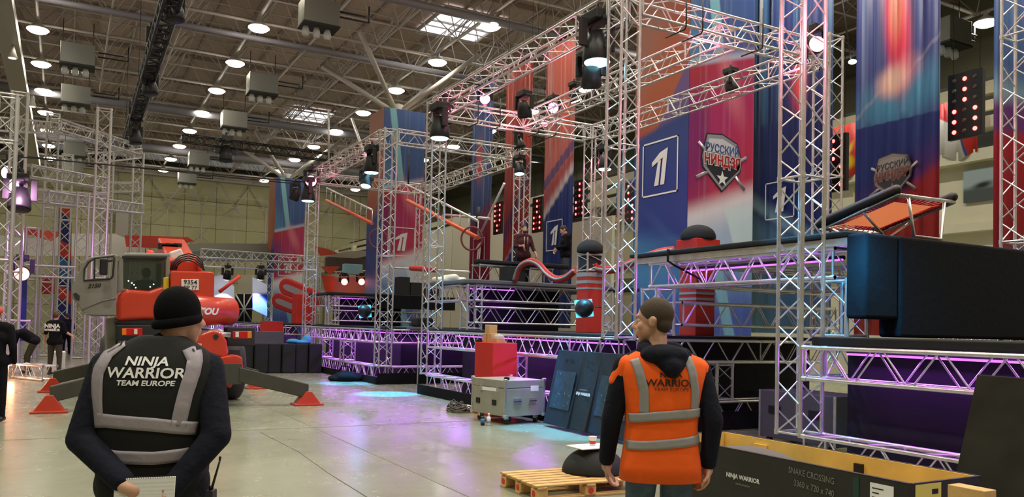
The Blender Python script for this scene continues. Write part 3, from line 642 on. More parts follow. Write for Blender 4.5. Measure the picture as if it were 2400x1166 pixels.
# hooks on top side trusses
def hook(x, y, lab, z=ZT):
    mb = MB(); pts = [(x - .26, y, z + .2), (x + .2, y, z + .22), (x + .22, y, z - .24), (x - .1, y + .02, z - .28)]
    mb.path([(x + .2, y, z + .45), (x + .2, y, z - .2), (x + .17, y - .0, z - .24), (x - .25, y - .05, z - .26)], .013, n=6)
    tag(mb.build('hanging_bracket', M['black_metal']), lab, 'bracket', 'black brackets on the top trusses')
for i, y in enumerate((8.6, 8.95, 10.3, 11.4)): hook(XD, y, 'bent black bracket on the near-end top truss, %s from the tall front tower' % ('first', 'second', 'third', 'fourth')[i])
for i, y in enumerate((8.5, 9.1, 10.2, 10.7)): hook(XB, y, 'bent black bracket on the far-end top truss, %s from the left' % ('first', 'second', 'third', 'fourth')[i])
# --- decks: edge trusses, base trusses, mats, dark panels, purple battens
def deckside(x0, y0, x1, y1, nm, base=True, posts=(), n=8):
    bar(x0, y0, x1, y1, 1.28, 'purple-lit deck edge truss, ' + nm, n=n)
    if base: bar(x0, y0, x1, y1, .28, 'low base truss near the floor, ' + nm, n=n)
    for i, f in enumerate(posts):
        x = x0 + (x1 - x0) * f; y = y0 + (y1 - y0) * f
        tower(x, y, .47, 1.09, 'short truss post, %s, %s' % (('first', 'second', 'third', 'fourth')[i], nm))
deckside(XA2 + .2, YF, XA1 - .2, YF, 'front of the left stage', posts=(.28, .6))
deckside(XA1, YF + .2, XA1, 12.3, 'right side of the left stage')
deckside(XB + .2, YF, XD - .2, YF, 'front of the middle stage behind the metal case', posts=(.55,))
deckside(XD, YF + .2, XD, 12.3, 'near end of the middle stage beside man in orange', posts=(.40,))
deckside(XC + .2, YF, .5, YF, 'front of the nearest stage above yellow crate', n=12)
deckside(XC, YF + .2, XC, 12.3, 'inner side of the nearest stage', base=False)
deckside(-62, YF, -33.2, YF, 'front of the farthest stage, left of the thin far tower', base=False)
bar(-33.0, YF + .2, -33.0, 12, 1.28, 'deck end truss of the farthest stage, purple lit')
def deck(x0, y0, x1, y1, lab, z=1.482, th=.05, m='black_mat'):
    o = tag(bevel(MB().mm((x0, y0, z), (x1, y1, z + th)).build('stage_deck', M[m]), .015), lab, 'stage deck'); return o
deck(XA2 + .2, YF + .05, XA1 - .05, 12.4, 'dark deck of the left stage'); deck(XB - .1, YF + .1, XD - .05, 12.4, 'dark deck of the middle stage')
deck(XC + .25, YF - .1, .6, 12.4, 'thick black mat deck of the nearest stage', th=.10); deck(-62, YF, -33, 12.3, 'dark deck of the farthest stage')
def panel(a, b2, lab, m='dark_panel', nm='backing_board', z0=0, z1=1.44):
    x0, y0 = a; x1, y1 = b2; tag(MB().mm((x0, y0, z0), (x1 + (.02 if x0 == x1 else 0), y1 + (.02 if y0 == y1 else 0), z1)).build(nm, M[m]), lab, 'panel')
panel((XA2, 8.15), (XA1 - .3, 8.15), 'dark panel under the front of the left stage'); panel((XA1 - .45, 8.2), (XA1 - .45, 12.2), 'dark panel under right side of the left stage')
panel((XB + .3, 8.2), (XD - .4, 8.2), 'dark violet-lit panel under the front of the middle stage'); panel((XD - .4, 8.25), (XD - .4, 12.2), 'black panel under the near end of middle stage')
panel((XC + .28, 8.0), (.5, 8.0), 'large dark violet panel under the nearest stage'); panel((-62, 8.3), (-33.2, 8.3), 'dark panel under the farthest stage')
def skirt(a, b2, lab, z1=.2):
    x0, y0 = a; x1, y1 = b2; tag(MB().mm((x0, y0, 0), (x1 + (.03 if x0 == x1 else 0), y1 + (.03 if y0 == y1 else 0), z1)).build('floor_skirt', M['black_cloth']), lab, 'skirt')
skirt((XA2 + .2, 7.28), (XA1 + .2, 7.28), 'low black skirt along front foot of the left stage'); skirt((XA1 + .21, 7.3), (XA1 + .21, 12.3), 'low black skirt on the right foot of left stage', .3)
skirt((XB - .2, 7.28), (XD - .2, 7.28), 'low dark blue-lit skirt along front foot of the middle stage', .22); skirt((XD + .22, 7.3), (XD + .22, 12.3), 'black skirt at the foot of the middle stage near end', .3)
def batten(p, q, lab, pw, aim):
    p, q = Vector(p), Vector(q); t = thing('led_batten', lab, 'light strip', p, 'violet light strips under the decks'); MB().tube(p, q, .03, n=6).build('housing', M['black_metal'], t)
    dn = Vector(aim).normalized() * .034; MB().tube(p + dn, q + dn, .013, n=5).build('tube_light', M['purp_em'], t)
    L = (q - p).length; k = max(1, int(L / 3)); dd = (q - p).normalized()
    for i in range(k):
        c = p + (q - p) * ((i + .5) / k) + dn * 2; l = area(c, L / k, pw * .42 * L / k, PURP, aim, sy=.05); l.rotation_euler = Matrix((dd, Vector(aim).normalized().cross(dd) * -1, -Vector(aim).normalized())).transposed().to_euler()
batten((XA2 + .3, 7.95, 1.40), (XA1 - .4, 7.95, 1.40), 'violet light strip under the left stage front', 26, (0, -.6, -1))
batten((XA1 - .33, 7.9, 1.40), (XA1 - .33, 12, 1.40), 'violet light strip under the right side of left stage', 22, (.6, 0, -1))
batten((XB + .35, 8.0, 1.40), (XD - .4, 8.0, 1.40), 'violet light strip under the middle stage front', 24, (0, -.6, -1))
batten((XC + .4, 7.85, 1.42), (.2, 7.85, 1.42), 'violet light strip under the nearest stage', 20, (0, -.5, -1))
batten((-61, 8.1, 1.40), (-33.4, 8.1, 1.40), 'violet light strip under farthest stage front', 20, (0, -.6, -1))
# --- tiers
def tierL(X, Ynear, lab, l2, cover='grey_mat', dx=2.2, yend=11.5):
    bar(X, Ynear, X, yend, 2.36, 'upper cross truss of the raised tier, ' + lab); bar(X, Ynear, X, yend, 1.86, 'lower cross truss of the raised tier, ' + lab)
    bar(X - dx, Ynear, X - .2, Ynear, 2.36, 'short side truss of the raised tier, ' + lab)
    tower(X, Ynear, 1.53, 2.54, 'corner truss post of the raised tier, ' + lab); tower(X, yend, 1.53, 2.54, 'end truss post of the raised tier, ' + lab)
    c = MB(); c.prism([(X - dx, Ynear - .25, 2.56), (X + .15, Ynear - .25, 2.56), (X + .25, Ynear - .1, 2.56), (X + .25, yend + .2, 2.56), (X - dx, yend + .2, 2.56)], (0, 0, .09))
    tag(bevel(c.build('tier_deck', M[cover]), .02), 'raised tier deck cover, ' + lab, 'stage deck')
    tag(MB().mm((X - .75, Ynear + .25, 1.53), (X - .7, yend - .8, 2.5)).build('backing_board', M['dark_panel']), 'dark panel inside the raised tier, ' + lab, 'panel')
    batten((X - .45, Ynear + .1, 2.5), (X - .45, yend - 2.2, 2.5), 'violet light strip in the raised tier, ' + lab, 14, (.6, 0, -1))
tierL(-16.33, 7.95, 'left of the striped red pillar', ''); tierL(-27.1, 7.95, 'on the left stage', '', cover='black_mat')
# draped black cloth and boxes on the left tier
tag(MB().mm((-26.86, 9.4, 2.15), (-26.8, 12.4, 2.62)).build('black_drape', M['black_cloth']), 'black cloth hung over the raised tier of the left stage', 'cloth')
sp_ = thing('speaker_box', 'black speaker boxes stacked side by side on the left tier', 'speaker', (-27.3, 10.6, 2.65))
a = MB().mm((-27.6, 10.35, 2.65), (-27.1, 10.75, 3.3)).build('cabinet', M['seat_black'], sp_); bevel(a, .015)
sp2 = thing('speaker_box', 'wide low black box right of the tall black speaker', 'speaker', (-27.3, 11.4, 2.65)); bevel(MB().mm((-27.7, 10.78, 2.65), (-27.1, 11.9, 3.12)).build('cabinet', M['seat_black'], sp2), .015)
# tier R bridging to the nearest stage
bar(-10.13, 8.22, -6.62, 8.22, 2.47, 'near violet-lit truss of the raised bridge under the red box', n=10)
tower(-10.13, 8.22, 1.53, 2.28, 'left truss post carrying the raised bridge', n=10); tower(-6.62, 8.22, 1.57, 2.28, 'right truss post carrying raised bridge beside the black crash mat', n=10)
bar(-10.0, 8.45, -10.0, 12.0, 1.88, 'low cross truss behind the man in orange, in front of red pillar'); bar(-10.13, 10.6, -6.62, 10.6, 2.47, 'rear truss of the raised bridge')
bar(-9.5, 8.45, -9.5, 12.0, 2.47, 'cross truss under the raised bridge cover')
tag(bevel(MB().mm((-10.45, 8.0, 2.66), (-6.4, 12.2, 2.76)).build('bridge_deck', M['alu']), .01), 'silver edged deck board of the raised bridge', 'stage deck')
tag(bevel(MB().mm((-10.55, 7.95, 2.765), (-6.4, 12.3, 2.83)).build('bridge_mat', M['black_mat']), .02), 'black mat lying on the raised bridge', 'mat')
strp = MB(); strp.path([(-9.56, 7.93, 2.84), (-9.56, 7.93, 2.66), (-9.5, 8.0, 2.6), (-9.2, 8.5, 2.3)], .025, n=6, flat=.4); tag(strp.build('strap', M['black_cloth']), 'black strap hanging from the raised bridge mat', 'strap')
batten((-9.9, 8.55, 2.58), (-6.9, 8.55, 2.58), 'violet light strip under the raised bridge', 20, (0, -.7, -1))
# crash mat (black) on the right
cm = thing('crash_mat', 'huge black crash mat standing on edge at the right end of raised bridge', 'mat', (-6.27, 10, 1.6))
def slab(x0, x1, ys_, z0, z1, nm, m):
    o = MB().mm((x0, ys_[0], z0), (x1, ys_[1], z1)).build(nm, M[m], cm); bevel(o, .04, 3); return o
slab(-6.42, -6.14, (7.98, 8.56), 1.80, 2.79, 'upper_pad', 'black_cloth'); slab(-6.42, -6.12, (8.56, 13.2), 1.59, 2.79, 'main_pad', 'black_cloth')
# ================================================================== SNAKE CROSSING: pillars, caps and wavy tube
def pillar(x, y, w_, z0, z1, lab, stripes):
    t = thing('red_pillar', lab, 'pillar', (x, y, z0))
    bevel(MB().mm((x - w_ / 2, y - w_ / 2, z0), (x + w_ / 2, y + w_ / 2, z1)).build('shaft', M['red_foam'], t), .015)
    for z, h in stripes: MB().mm((x - w_ / 2 - .006, y - w_ / 2 - .006, z), (x + w_ / 2 + .006, y + w_ / 2 + .006, z + h)).build('grey_band', M['grey_sign'], t)
    return t
def dome(x, y, z, r, h, lab):
    o = MB().ell((x, y, z), (r, r, h), n=28, m=12, z0=-.25); o = tag(o.build('mushroom_cap', M['black_mat']), lab, 'cap'); return o
xl, yl = -12.88, 8.78
pillar(xl, yl, .36, 1.53, 2.68, 'striped red pillar with truss box and round black cap on top', ((2.60, .075), (2.47, .06), (2.36, .035)))
truss((xl, yl, 2.69), (xl, yl, 3.05), 'small truss box on top of the striped red pillar', w=.34, r=.02, pitch=.34, cat='truss', joints=9)
tag(MB().box((xl, yl, 2.87), (.30, .30, .3)).build('dark_core_box', M['dark_frame']), 'dark box inside the small truss cage of striped pillar', 'box')
dome(xl, yl, 3.12, .26, .2, 'round black foam cap on the striped red pillar')
xr_, yr_ = -10.93, 9.74
pillar(xr_, yr_, .43, 1.53, 2.83, 'plain red pillar seen through the raised bridge trusses', ((2.15, .04), (2.25, .04)))
tag(bevel(MB().mm((xr_ - .27, yr_ - .27, 2.84), (xr_ + .27, yr_ + .27, 3.22)).build('red_box', M['red_box']), .01), 'red box with round black cap above the raised bridge', 'box')
dome(xr_, yr_, 3.27, .31, .22, 'round black foam cap on the red box above bridge')
def snake(pts, lab):
    t = thing('snake_tube', lab, 'tube', pts[0]); P2 = []
    pts = [Vector(p) for p in pts]
    def cr(p0, p1, p2, p3, s): return .5 * ((2 * p1) + (p2 - p0) * s + (2 * p0 - 5 * p1 + 4 * p2 - p3) * s * s + (3 * p1 - p0 - 3 * p2 + p3) * s ** 3)
    e = [pts[0] * 2 - pts[1]] + pts + [pts[-1] * 2 - pts[-2]]
    for i in range(1, len(e) - 2):
        for s in range(8): P2.append(cr(e[i - 1], e[i], e[i + 1], e[i + 2], s / 8))
    P2.append(pts[-1])
    MB().path(P2, .075, n=12, flat=.75, upv=(0, 1, 0)).build('tube', M['red_foam'], t)
    side = [p + Vector((.02, -.055, 0)) for p in P2]; MB().path(side, .028, n=8).build('grey_stripe', M['grey_sign'], t)
    return t
snake([aY(x, y, 8.9) for x, y in ((1207, 657), (1218, 628), (1240, 614), (1262, 620), (1283, 642), (1305, 655), (1328, 650), (1348, 634))], 'wavy red padded tube with grey stripe, left of the striped pillar')
snake([aY(1392, 620, 8.8), aY(1400, 630, 8.85), aY(1440, 632, 8.95), aY(1500, 608, 9.15), aY(1545, 592, 9.4), aY(1580, 586, 9.65)], 'red padded tube between the two red pillars')
tag(bevel(MB().mm((-16.55, 8.75, 2.65), (-16.15, 9.1, 3.0)).build('start_block', M['black_mat']), .02), 'black block where the wavy red tube starts', 'block')
# low black-topped platform on truss legs, standing on the raised tier
tag(bevel(MB().mm((-19.9, 10.3, 2.56), (-18.55, 12.6, 2.645)).mm((-18.56, 11.72, 2.56), (-16.25, 12.6, 2.645)).build('stage_deck', M['black_mat']), .015), 'rear part of the raised tier deck under the two standing men', 'stage deck')
tag(bevel(MB().prism([Vector((-18.2, 8.9, 3.14)), Vector((-17.35, 8.5, 3.14)), Vector((-17.2, 11.1, 3.14)), Vector((-17.9, 11.5, 3.14)), Vector((-18.6, 10.2, 3.14))], (0, 0, .07)).build('platform_top', M['black_mat']), .015), 'low black platform top behind the wavy red tube', 'platform')
for y0, y1, lab in ((8.65, 9.55, 'left truss leg block under the low black platform'), (10.05, 10.75, 'right truss leg block under low black platform')):
    truss((-17.6, y0, 2.89), (-17.6, y1, 2.89), lab, w=.4, r=.022, pitch=.36, joints=9)
tag(bevel(MB().mm((-18.0, 9.55, 2.65), (-17.4, 9.95, 3.13)).build('dark_block', M['black_mat']), .02), 'dark block between the truss legs of the low platform', 'block')
tower(-20.2, 12.3, 0, 2.55, 'truss post carrying the rear part of raised tier')
# ================================================================== TRAMPOLINE on the bridge
BED = mat('orange_mesh_bed', rgb(216, 138, 104), .7); nt = BED.node_tree; tl_ = nt.nodes.new('ShaderNodeBsdfTranslucent'); tl_.inputs[0].default_value = rgb(250, 150, 100); ms = nt.nodes.new('ShaderNodeMixShader'); ms.inputs[0].default_value = .3
nt.links.new(nt.nodes['Principled BSDF'].outputs[0], ms.inputs[1]); nt.links.new(tl_.outputs[0], ms.inputs[2]); nt.links.new(ms.outputs[0], nt.nodes['Material Output'].inputs[0])
tr = thing('mini_trampoline', 'tilted mini trampoline with black pad and orange bed on the raised bridge', 'trampoline', (-7.3, 9.4, 2.83))
def TP(x, y, Y): return aY(x, y, Y)
c1, c2, c3, c4 = TP(1925, 536, 8.6), TP(2104, 458, 8.75), TP(2236, 474, 9.9), TP(2062, 560, 9.8)
c4 = c1 + (c3 - c2)
nrm = (c2 - c1).cross(c3 - c2).normalized(); ctr = (c1 + c2 + c3 + c4) / 4
if nrm.z < 0: nrm = -nrm
MB().path([c1, c2, c3, c4], .028, n=8, closed=True).build('frame', M['alu'], tr)
def ins(p, k): return p + (ctr - p) * k
b_ = MB(); q = [ins(p, .32) for p in (c1, c2, c3, c4)]; b_.add(q, [(0, 1, 2, 3)]); b_.build('bed', BED, tr)
for a, b2 in ((c1, c2), (c2, c3), (c3, c4), (c4, c1)):
    ia, ib = ins(a, .18), ins(b2, .18)
    if (a, b2) in ((c1, c2), (c3, c4)):
        MB().prism([a + nrm * .03, b2 + nrm * .03, ib + nrm * .03, ia + nrm * .03], nrm * .05).build('edge_pad', M['black_plastic'], tr)
        MB().cap(a + nrm * .07, b2 + nrm * .07, .065, n=12).build('edge_roll', M['black_plastic'], tr)
        MB().prism([a + nrm * .015, b2 + nrm * .015, ib + nrm * .015, ia + nrm * .015], nrm * .012).build('pad_lining', M['red_foam'], tr)
sprg = MB()
for a, b2, k in ((c1, c2, 20), (c3, c4, 20), (c2, c3, 10), (c4, c1, 10)):
    for i in range(1, k): p = a + (b2 - a) * i / k; sprg.tube(p, ins(p, .31), .007, n=4)
sprg.build('springs', M['red_foam'], tr)
for a, b2 in ((c1, c4), (c2, c3)):
    ft = lambda p: Vector((p.x + .12, p.y + .05, 2.84)); m1, m2 = a + (b2 - a) * .18, a + (b2 - a) * .82
    k1 = ft(ins(m1, .25)); k2 = ft(ins(m2, .25)); MB().path([m1, k1, k2, m2], .02, n=8).build('leg', M['alu'], tr)
MB().path([c1 + (c2 - c1) * .55, Vector((ctr.x, ctr.y, 2.86)), c4 + (c3 - c4) * .55], .018, n=8).build('leg', M['alu'], tr)
# ================================================================== STAGE LIGHT FIXTURES
V_ = Vector
def fixture(loc, aim, lens, lab, s=1.0, hang=True, pw=0, col=CYAN, ang=38):
    loc = Vector(loc); aim = Vector(aim).normalized(); t = thing('moving_head_light', lab, 'stage light', loc, 'black moving stage lights on the trusses')
    up = Vector((0, 0, 1)); q = aim.to_track_quat('-Z', 'Y').to_matrix(); side = q @ Vector((1, 0, 0))
    b0 = MB(); b0.box(loc + up * .36 * s, (.34 * s, .26 * s, .12 * s)); b0.tube(loc + up * .42 * s, loc + up * .52 * s, .03 * s, n=8); bevel(b0.build('base', M['black_plastic'], t), .015)
    y = MB()
    for k in (-1, 1): y.box(loc + side * (.20 * s * k) + up * .16 * s, (.05 * s, .10 * s, .34 * s), q if 0 else None)
    y.box(loc + up * .30 * s, (.42 * s, .12 * s, .05 * s)); bevel(y.build('yoke', M['black_plastic'], t), .012)
    hdo = MB().lathe(loc - aim * .2 * s, [(0, .05 * s), (.03, .12 * s), (.14 * s, .14 * s), (.2 * s, .165 * s), (.36 * s, .175 * s), (.38 * s, .165 * s)], ax=aim, n=20).build('head', M['black_plastic'], t)
    MB().lathe(loc + aim * .18 * s, [(0, .155 * s), (.02, .14 * s), (.03, .02)], ax=aim, n=20).build('lens', lens, hdo)
    if 5.2 < loc.z < 6.6 and hang:
        c_ = MB(); tp = loc + up * .42 * s; yy = 7.345 if loc.y < 7.9 else loc.y; c_.path([tp, V_((loc.x, loc.y, max(tp.z + .02, 6.4))), V_((loc.x, yy, max(tp.z + .04, 6.56)))], .018, n=6); c_.build('clamp', M['black_metal'], t)
    if pw: spot(loc + aim * .25 * s, aim, pw, col, ang)
    return t
cy_ = M['cyan_em']; pk = M['pink_em']
fixture(aY(1399, 112, 7.35), (.05, .0, -1), cy_, 'large black moving light with cyan lens left of the tall front tower', 1.35, pw=520, ang=50)
fixture(aY(1385, 178, 7.4), (-.3, .25, -.9), M['black_plastic'], 'black spotlight tilted down below the large cyan lamp', 1.0)
fixture(aY(1031, 300, 7.2), (0, 0, -1), cy_, 'black moving light with cyan lens on front tower by the floor pool', 1.3, pw=620, ang=40)
fixture(aY(1040, 256, 7.6), FW * -1 + Vector((0, .1, -.05)), pk, 'pink lamp shining from the left top corner of middle frame', .9)
fixture(aY(1137, 236, 7.8), FW * -1, pk, 'pink lamp, second along the long rising truss', .7)
fixture(aY(871, 386, 7.3), (0, 0, -1), cy_, 'black moving light with cyan lens beside front corner tower of left frame', 1.25, pw=560, ang=40)
fixture(aY(859, 424, 7.25), (.2, -.2, -1), cy_, 'small black spotlight edged with cyan left of the corner tower', .9)
fixture(aY(722, 455, 7.2), (0, 0, -1), cy_, 'black moving light with cyan lens on the thin far tower', 1.35, pw=560, ang=40)
fixture(aY(731, 426, 7.35), FW * -1 + Vector((0, .1, -.05)), pk, 'pink lamp at the far corner of left frame', 1.2)
fixture(aY(692, 456, 7.2), (-.3, -.2, -.8), M['black_plastic'], 'black spotlight hanging left of the thin far tower', 1.1)
fixture(aY(1296, 256, 10.4), FW * -1, M['violet_em'], 'violet-pink lamp at the start of the middle long truss', .8)
fixture(aY(1276, 292, 11.4), FW * -1, pk, 'small pink lamp low on the far-end top truss', .6)
fixture(aY(1228, 256, 8.4), (-.2, .3, -.9), M['black_plastic'], 'black spotlight standing over the far-end top truss', .9)
fixture(aY(1418, 380, 11.6), (0, 0, -1), M['white_em'], 'white lamp behind the tall front tower', 1.0)
fixture(aY(1217, 395, 11.3), (.1, 0, -1), cy_, 'cyan lamp beside the rear tower behind the backpack man', .9, pw=200)
fixture(aY(1712, 198, 12.0), (.2, .2, -.9), M['black_plastic'], 'small black spotlight on the rear long truss over the shield column', .8)
fixture(aY(1907, 110, 11.6), FW * -1, pk, 'pink lamp glowing between the nearest and the rear tower', .9)
fixture(aY(1215, 335, 11.5), (.3, .2, -.9), M['black_plastic'], 'black spotlight above the rear tower of the left frame', 1.0)
fixture(aY(1345, 224, 11), (0, .4, -.9), M['white_em'], 'bright white lamp under the middle long truss', .8)
fixture(aX(40, 440, -28.5), FW * -1, M['violet_em'], 'violet lamp in the left scaffold near the picture edge', 1.3)
fixture(aX(30, 408, -30.5), FW * -1, M['violet_em'], 'violet lamp above another in left scaffold', 1.4)
# blue lens spots low on the stage, seen from behind
def backspot(px, py, Y, lab, s=1.0):
    c = aY(px, py, Y); aim = Vector((-.85, .45, -.1)).normalized(); t = thing('par_spotlight', lab, 'stage light', c, 'spotlights seen from behind with cyan frames')
    MB().lathe(c - aim * .16 * s, [(0, .03 * s), (.02 * s, .09 * s), (.1 * s, .14 * s), (.2 * s, .16 * s), (.3 * s, .165 * s)], ax=aim, n=20).build('body', M['black_plastic'], t)
    q = aim.to_track_quat('-Z', 'Y').to_matrix(); MB().box(c + aim * .15 * s, (.31 * s, .31 * s, .015), q @ Matrix.Rotation(.12, 3, 'Z')).build('colour_frame', mat('cyan_gel_frame', rgb(60, 180, 230), .3, em=(.1, .6, 1, 1), es=.9), t)
    MB().path([c + q @ Vector((.18 * s, 0, 0)), c + q @ Vector((.2 * s, 0, .0)) + Vector((0, 0, .02)), c + Vector((.1, .3, 0)) * s], .012 * s, n=6).build('bracket', M['black_metal'], t)
    point(c - aim * .02 + Vector((.1, -.1, .22)) * s, 7, CYAN, .05)
backspot(1371, 721, 7.9, 'round black spotlight with cyan frame in front of the striped pillar', 1.0); backspot(853, 729, 7.5, 'round black spotlight with cyan frame left of the corner tower', 1.15)
# bare coloured lights added inside the rig, apart from the modelled lamps
for x, y, z, p in ((-15.8, 7.9, 6.1, 60), (-13, 8.2, 6.2, 60), (-17.2, 9.5, 6.2, 50), (-26.5, 7.9, 6.1, 60), (-23, 8.2, 6.2, 60), (-20.9, 9.5, 6.1, 40), (-10.4, 9.4, 6.3, 60), (-10.6, 11.6, 6.4, 50), (-17.3, 11.5, 6.0, 30), (-12.2, 11.6, 6.3, 30)):
    area((x, y, z), .25, p * .26, PINK, (random.uniform(-.5, .5), random.uniform(-.3, .3), 1 if p > 45 else -1))
point((-6.2, 7.1, 5.2), 60, PINK, .1); point((-8.1, 7.6, 5.6), 30, PINK, .1)
spot((-6.9, 8.6, 6.4), (.04, -.15, -1), 1500, CYAN, 26); spot((-10.5, 8.3, 6.4), (.03, -.1, -1), 1400, CYAN, 22)
spot((-8.6, 6.2, 5.8), (.35, .35, -.8), 900, CYAN, 22); area((-11.2, 6.2, 3.6), .2, 8, CYAN, (0, .6, -1), spread=60)
spot((-17.9, 6.9, 5.6), (.02, -.06, -1), 6500, (0, .42, 1), 17, .5); spot((-20.9, 7.0, 5.4), (-.05, -.06, -1), 3600, (0, .42, 1), 17, .3)
spot((-11.7, 7.2, 3.3), (.14, -.17, -1), 900, (0, .42, 1), 20, .5); spot((-10.7, 7.2, 3.3), (.14, -.17, -1), 900, (0, .42, 1), 20, .5)
area((-10.3, 7.9, 3.6), .2, 16, CYAN, (.6, .6, -.5)); area((-13.3, 7.5, 4.5), .2, 30, CYAN, (-.5, .2, -1))

area((-5.95, 7.4, 2.9), .3, 12, CYAN, (-.2, 1, -.9), spread=80)

hc_ = thing('hanging_cable', 'thin black cable with a small white lamp left of the red flame banner', 'cable', aY(1997, 143, 15.5)); MB().tube(aY(1968, -40, 15.5), aY(1994, 138, 15.5), .018, n=5).build('cable', M['black_metal'], hc_); MB().ell(aY(1998, 145, 15.5), (.09, .09, .05)).build('small_lamp', M['white_em'], hc_)
# ================================================================== PROPS ON THE FLOOR
# metal flight case
def case(corner, ul, ur, L, W, hgt, lab, zb_=.13):
    c = Vector((corner[0], corner[1], 0)); ul = Vector(ul).normalized(); ur = Vector(ur).normalized(); up = Vector((0, 0, 1))
    t = thing('flight_case', lab, 'case', c + (ul * L + ur * W) / 2)
    rot = Matrix((ul, ur, ul.cross(ur))).transposed(); ctr = c + (ul * L + ur * W) / 2 + up * (zb_ + hgt / 2)
    lid = hgt * .22
    bevel(MB().box(ctr - up * lid / 2, (L, W, hgt - lid - .01), rot).build('body', M['case'], t), .008)
    bevel(MB().box(ctr + up * (hgt / 2 - lid / 2), (L, W, lid - .006), rot).build('lid', M['case'], t), .008)
    for a in (0, 1):
        for b2 in (0, 1):
            p = c + ul * (L * a) + ur * (W * b2)
            MB().box(p + up * (zb_ + hgt / 2), (.035, .035, hgt), rot).build('corner_edge', M['alu'], t)
            bevel(MB().box(p + up * (zb_ + hgt), (.06, .06, .05), rot).build('corner_cap', M['alu'], t), .012); bevel(MB().box(p + up * (zb_ + .01), (.06, .06, .05), rot).build('corner_cap', M['alu'], t), .012)
            q = c + ul * (L * (.1 + .8 * a)) + ur * (W * (.12 + .76 * b2)); w_ = MB(); w_.tube(q + ur * -.02 + up * .05, q + ur * .02 + up * .05, .05, n=14); ob = w_.build('caster', M['dark_frame'], t)
            MB().box(q + up * .1, (.07, .05, .05), rot).build('caster_fork', M['alu'], t)
    n1 = -ur; n2 = -ul   # two faces towards the camera: long one (normal -ur), short one (normal -ul)
    for f in (.22, .72):
        p = c + ul * (L * f) + n1 * .01 + up * (zb_ + hgt - lid); MB().box(p, (.05, .02, .15), rot).build('latch', M['alu'], t)
        h = MB(); p = c + ul * (L * (f + .1)) + n1 * .006 + up * (zb_ + hgt * .36); h.box(p, (.11, .012, .09), rot); h.build('handle_dish', M['black_metal'], t, )
    for f in (.3, .7):
        p = c + ur * (W * f) + n2 * .006 + up * (zb_ + hgt * .42); MB().box(p, (.012, .17, .1), rot).build('handle_dish', M['alu'], t); MB().tube(p + n2 * .02 - ur * .07, p + n2 * .02 + ur * .07, .008).build('handle', M['black_metal'], t)
    MB().box(c + ul * (L * .45) + n1 * .003 + up * (zb_ + hgt * .72), (.45, .004, .06), rot).build('paper_tape', M['paper'], t)
    MB().box(c + ur * (W * .75) + n2 * .003 + up * (zb_ + hgt * .76), (.004, .17, .09), rot).build('paper_label', M['paper'], t)
    return t
lf = aZ(1107, 966, .13); cr_ = aZ(1183, 979, .13); rt_ = aZ(1247, 979, .13)
ul = lf - cr_; ul.z = 0; ur = Vector((-ul.y, ul.x, 0));  ur = ur if ur.y > 0 else -ur
case(cr_, ul, ur, ul.length, .82, .60, 'big silver case on wheels in front of the middle stage')
cb = MB(); cb.box(Vector((cr_.x, cr_.y, .76)) + Vector((-.05, .05, 0)), (.1, .07, .05)); tag(bevel(cb.build('tape_roll', M['black_cloth']), .02), 'small black item on the corner of the big silver case lid', 'tape')
# red plinth with cardboard boxes behind the case
px_, py_ = aY(1112, 870, 6.72).x, 6.72
bevel(tag(MB().mm((px_, py_, 0), (px_ + .72, py_ + .5, aY(1115, 802, 6.72).z)).build('red_plinth', M['red_box']), 'tall red box standing behind the big silver case', 'box'), .008)
zt_ = aY(1115, 802, 6.72).z
for i, (dx, dz, s, lab) in enumerate(((.14, .0, .16, 'lower left cardboard box on the tall red box'), (.33, .0, .16, 'lower middle cardboard box on the tall red box'), (.25, .165, .17, 'upper cardboard box topping the stack on the red box'), (.56, 0, .17, 'low open cardboard tray at the right on the red box'))):
    h = .16 if i < 3 else .08; bevel(tag(MB().box((px_ + dx, py_ + .2, zt_ + dz + h / 2), (s, s, h)).build('cardboard_box', M['cardboard']), lab, 'box', 'cardboard boxes on the red box'), .006)
tag(MB().ell((px_ + .56, py_ + .2, zt_ + .11), (.12, .09, .05)).build('clear_wrap', M['glass']), 'crumpled clear wrap in cardboard tray on the red box', 'plastic wrap')
tag(bevel(MB().box((px_ + .03, py_ + .03, zt_ + .025), (.12, .05, .05)).build('black_tool', M['black_plastic']), .01), 'small black tool on the left corner of tall red box', 'tool')
# cable heap
def heap(c, r, h, lab, m, n=26, rr=.011):
    c = Vector(c); mb = MB()
    for i in range(n):
        a0 = random.uniform(0, 6.28); R0 = r * random.uniform(.3, .95); z0 = h * (1 - (R0 / r)) * random.uniform(.3, 1) + rr; pts = []
        k = 14; sq = random.uniform(.45, 1); cc = Vector((random.uniform(-.25, .25) * r, random.uniform(-.2, .2) * r, 0)); tl = random.uniform(-.35, .35)
        for j in range(k):
            a = a0 + j / k * random.uniform(5.5, 6.4); x = math.cos(a) * R0 * .6; y = math.sin(a) * R0 * sq * .6
            pts.append(c + cc + Vector((x, y, max(rr, z0 + x * tl + .02 * math.sin(3 * a)))))
        mb.path(pts, rr, n=5)
    return tag(mb.build('cable_heap', m), lab, 'cables', kind='stuff')
heap(aZ(1058, 966, 0) + Vector((0, .15, 0)), .42, .28, 'tangled grey cable heap on floor left of the big silver case', mat('grey_cable', rgb(84, 78, 72), .6), 34)
tag(smooth_union(MB().ell(aZ(1085, 966, 0) + Vector((0, .1, .06)), (.12, .1, .07)).ell(aZ(1098, 968, 0) + Vector((0, .1, .05)), (.08, .07, .05)).build('white_rag', M['white_plastic']), .012), 'white rag at right end of the cable heap', 'rag')
bag = thing('black_bag', 'black bag lying on the floor before the left stage', 'bag', aZ(800, 894, 0) + Vector((0, .1, 0))); bc = aZ(800, 894, 0) + Vector((0, .1, 0))
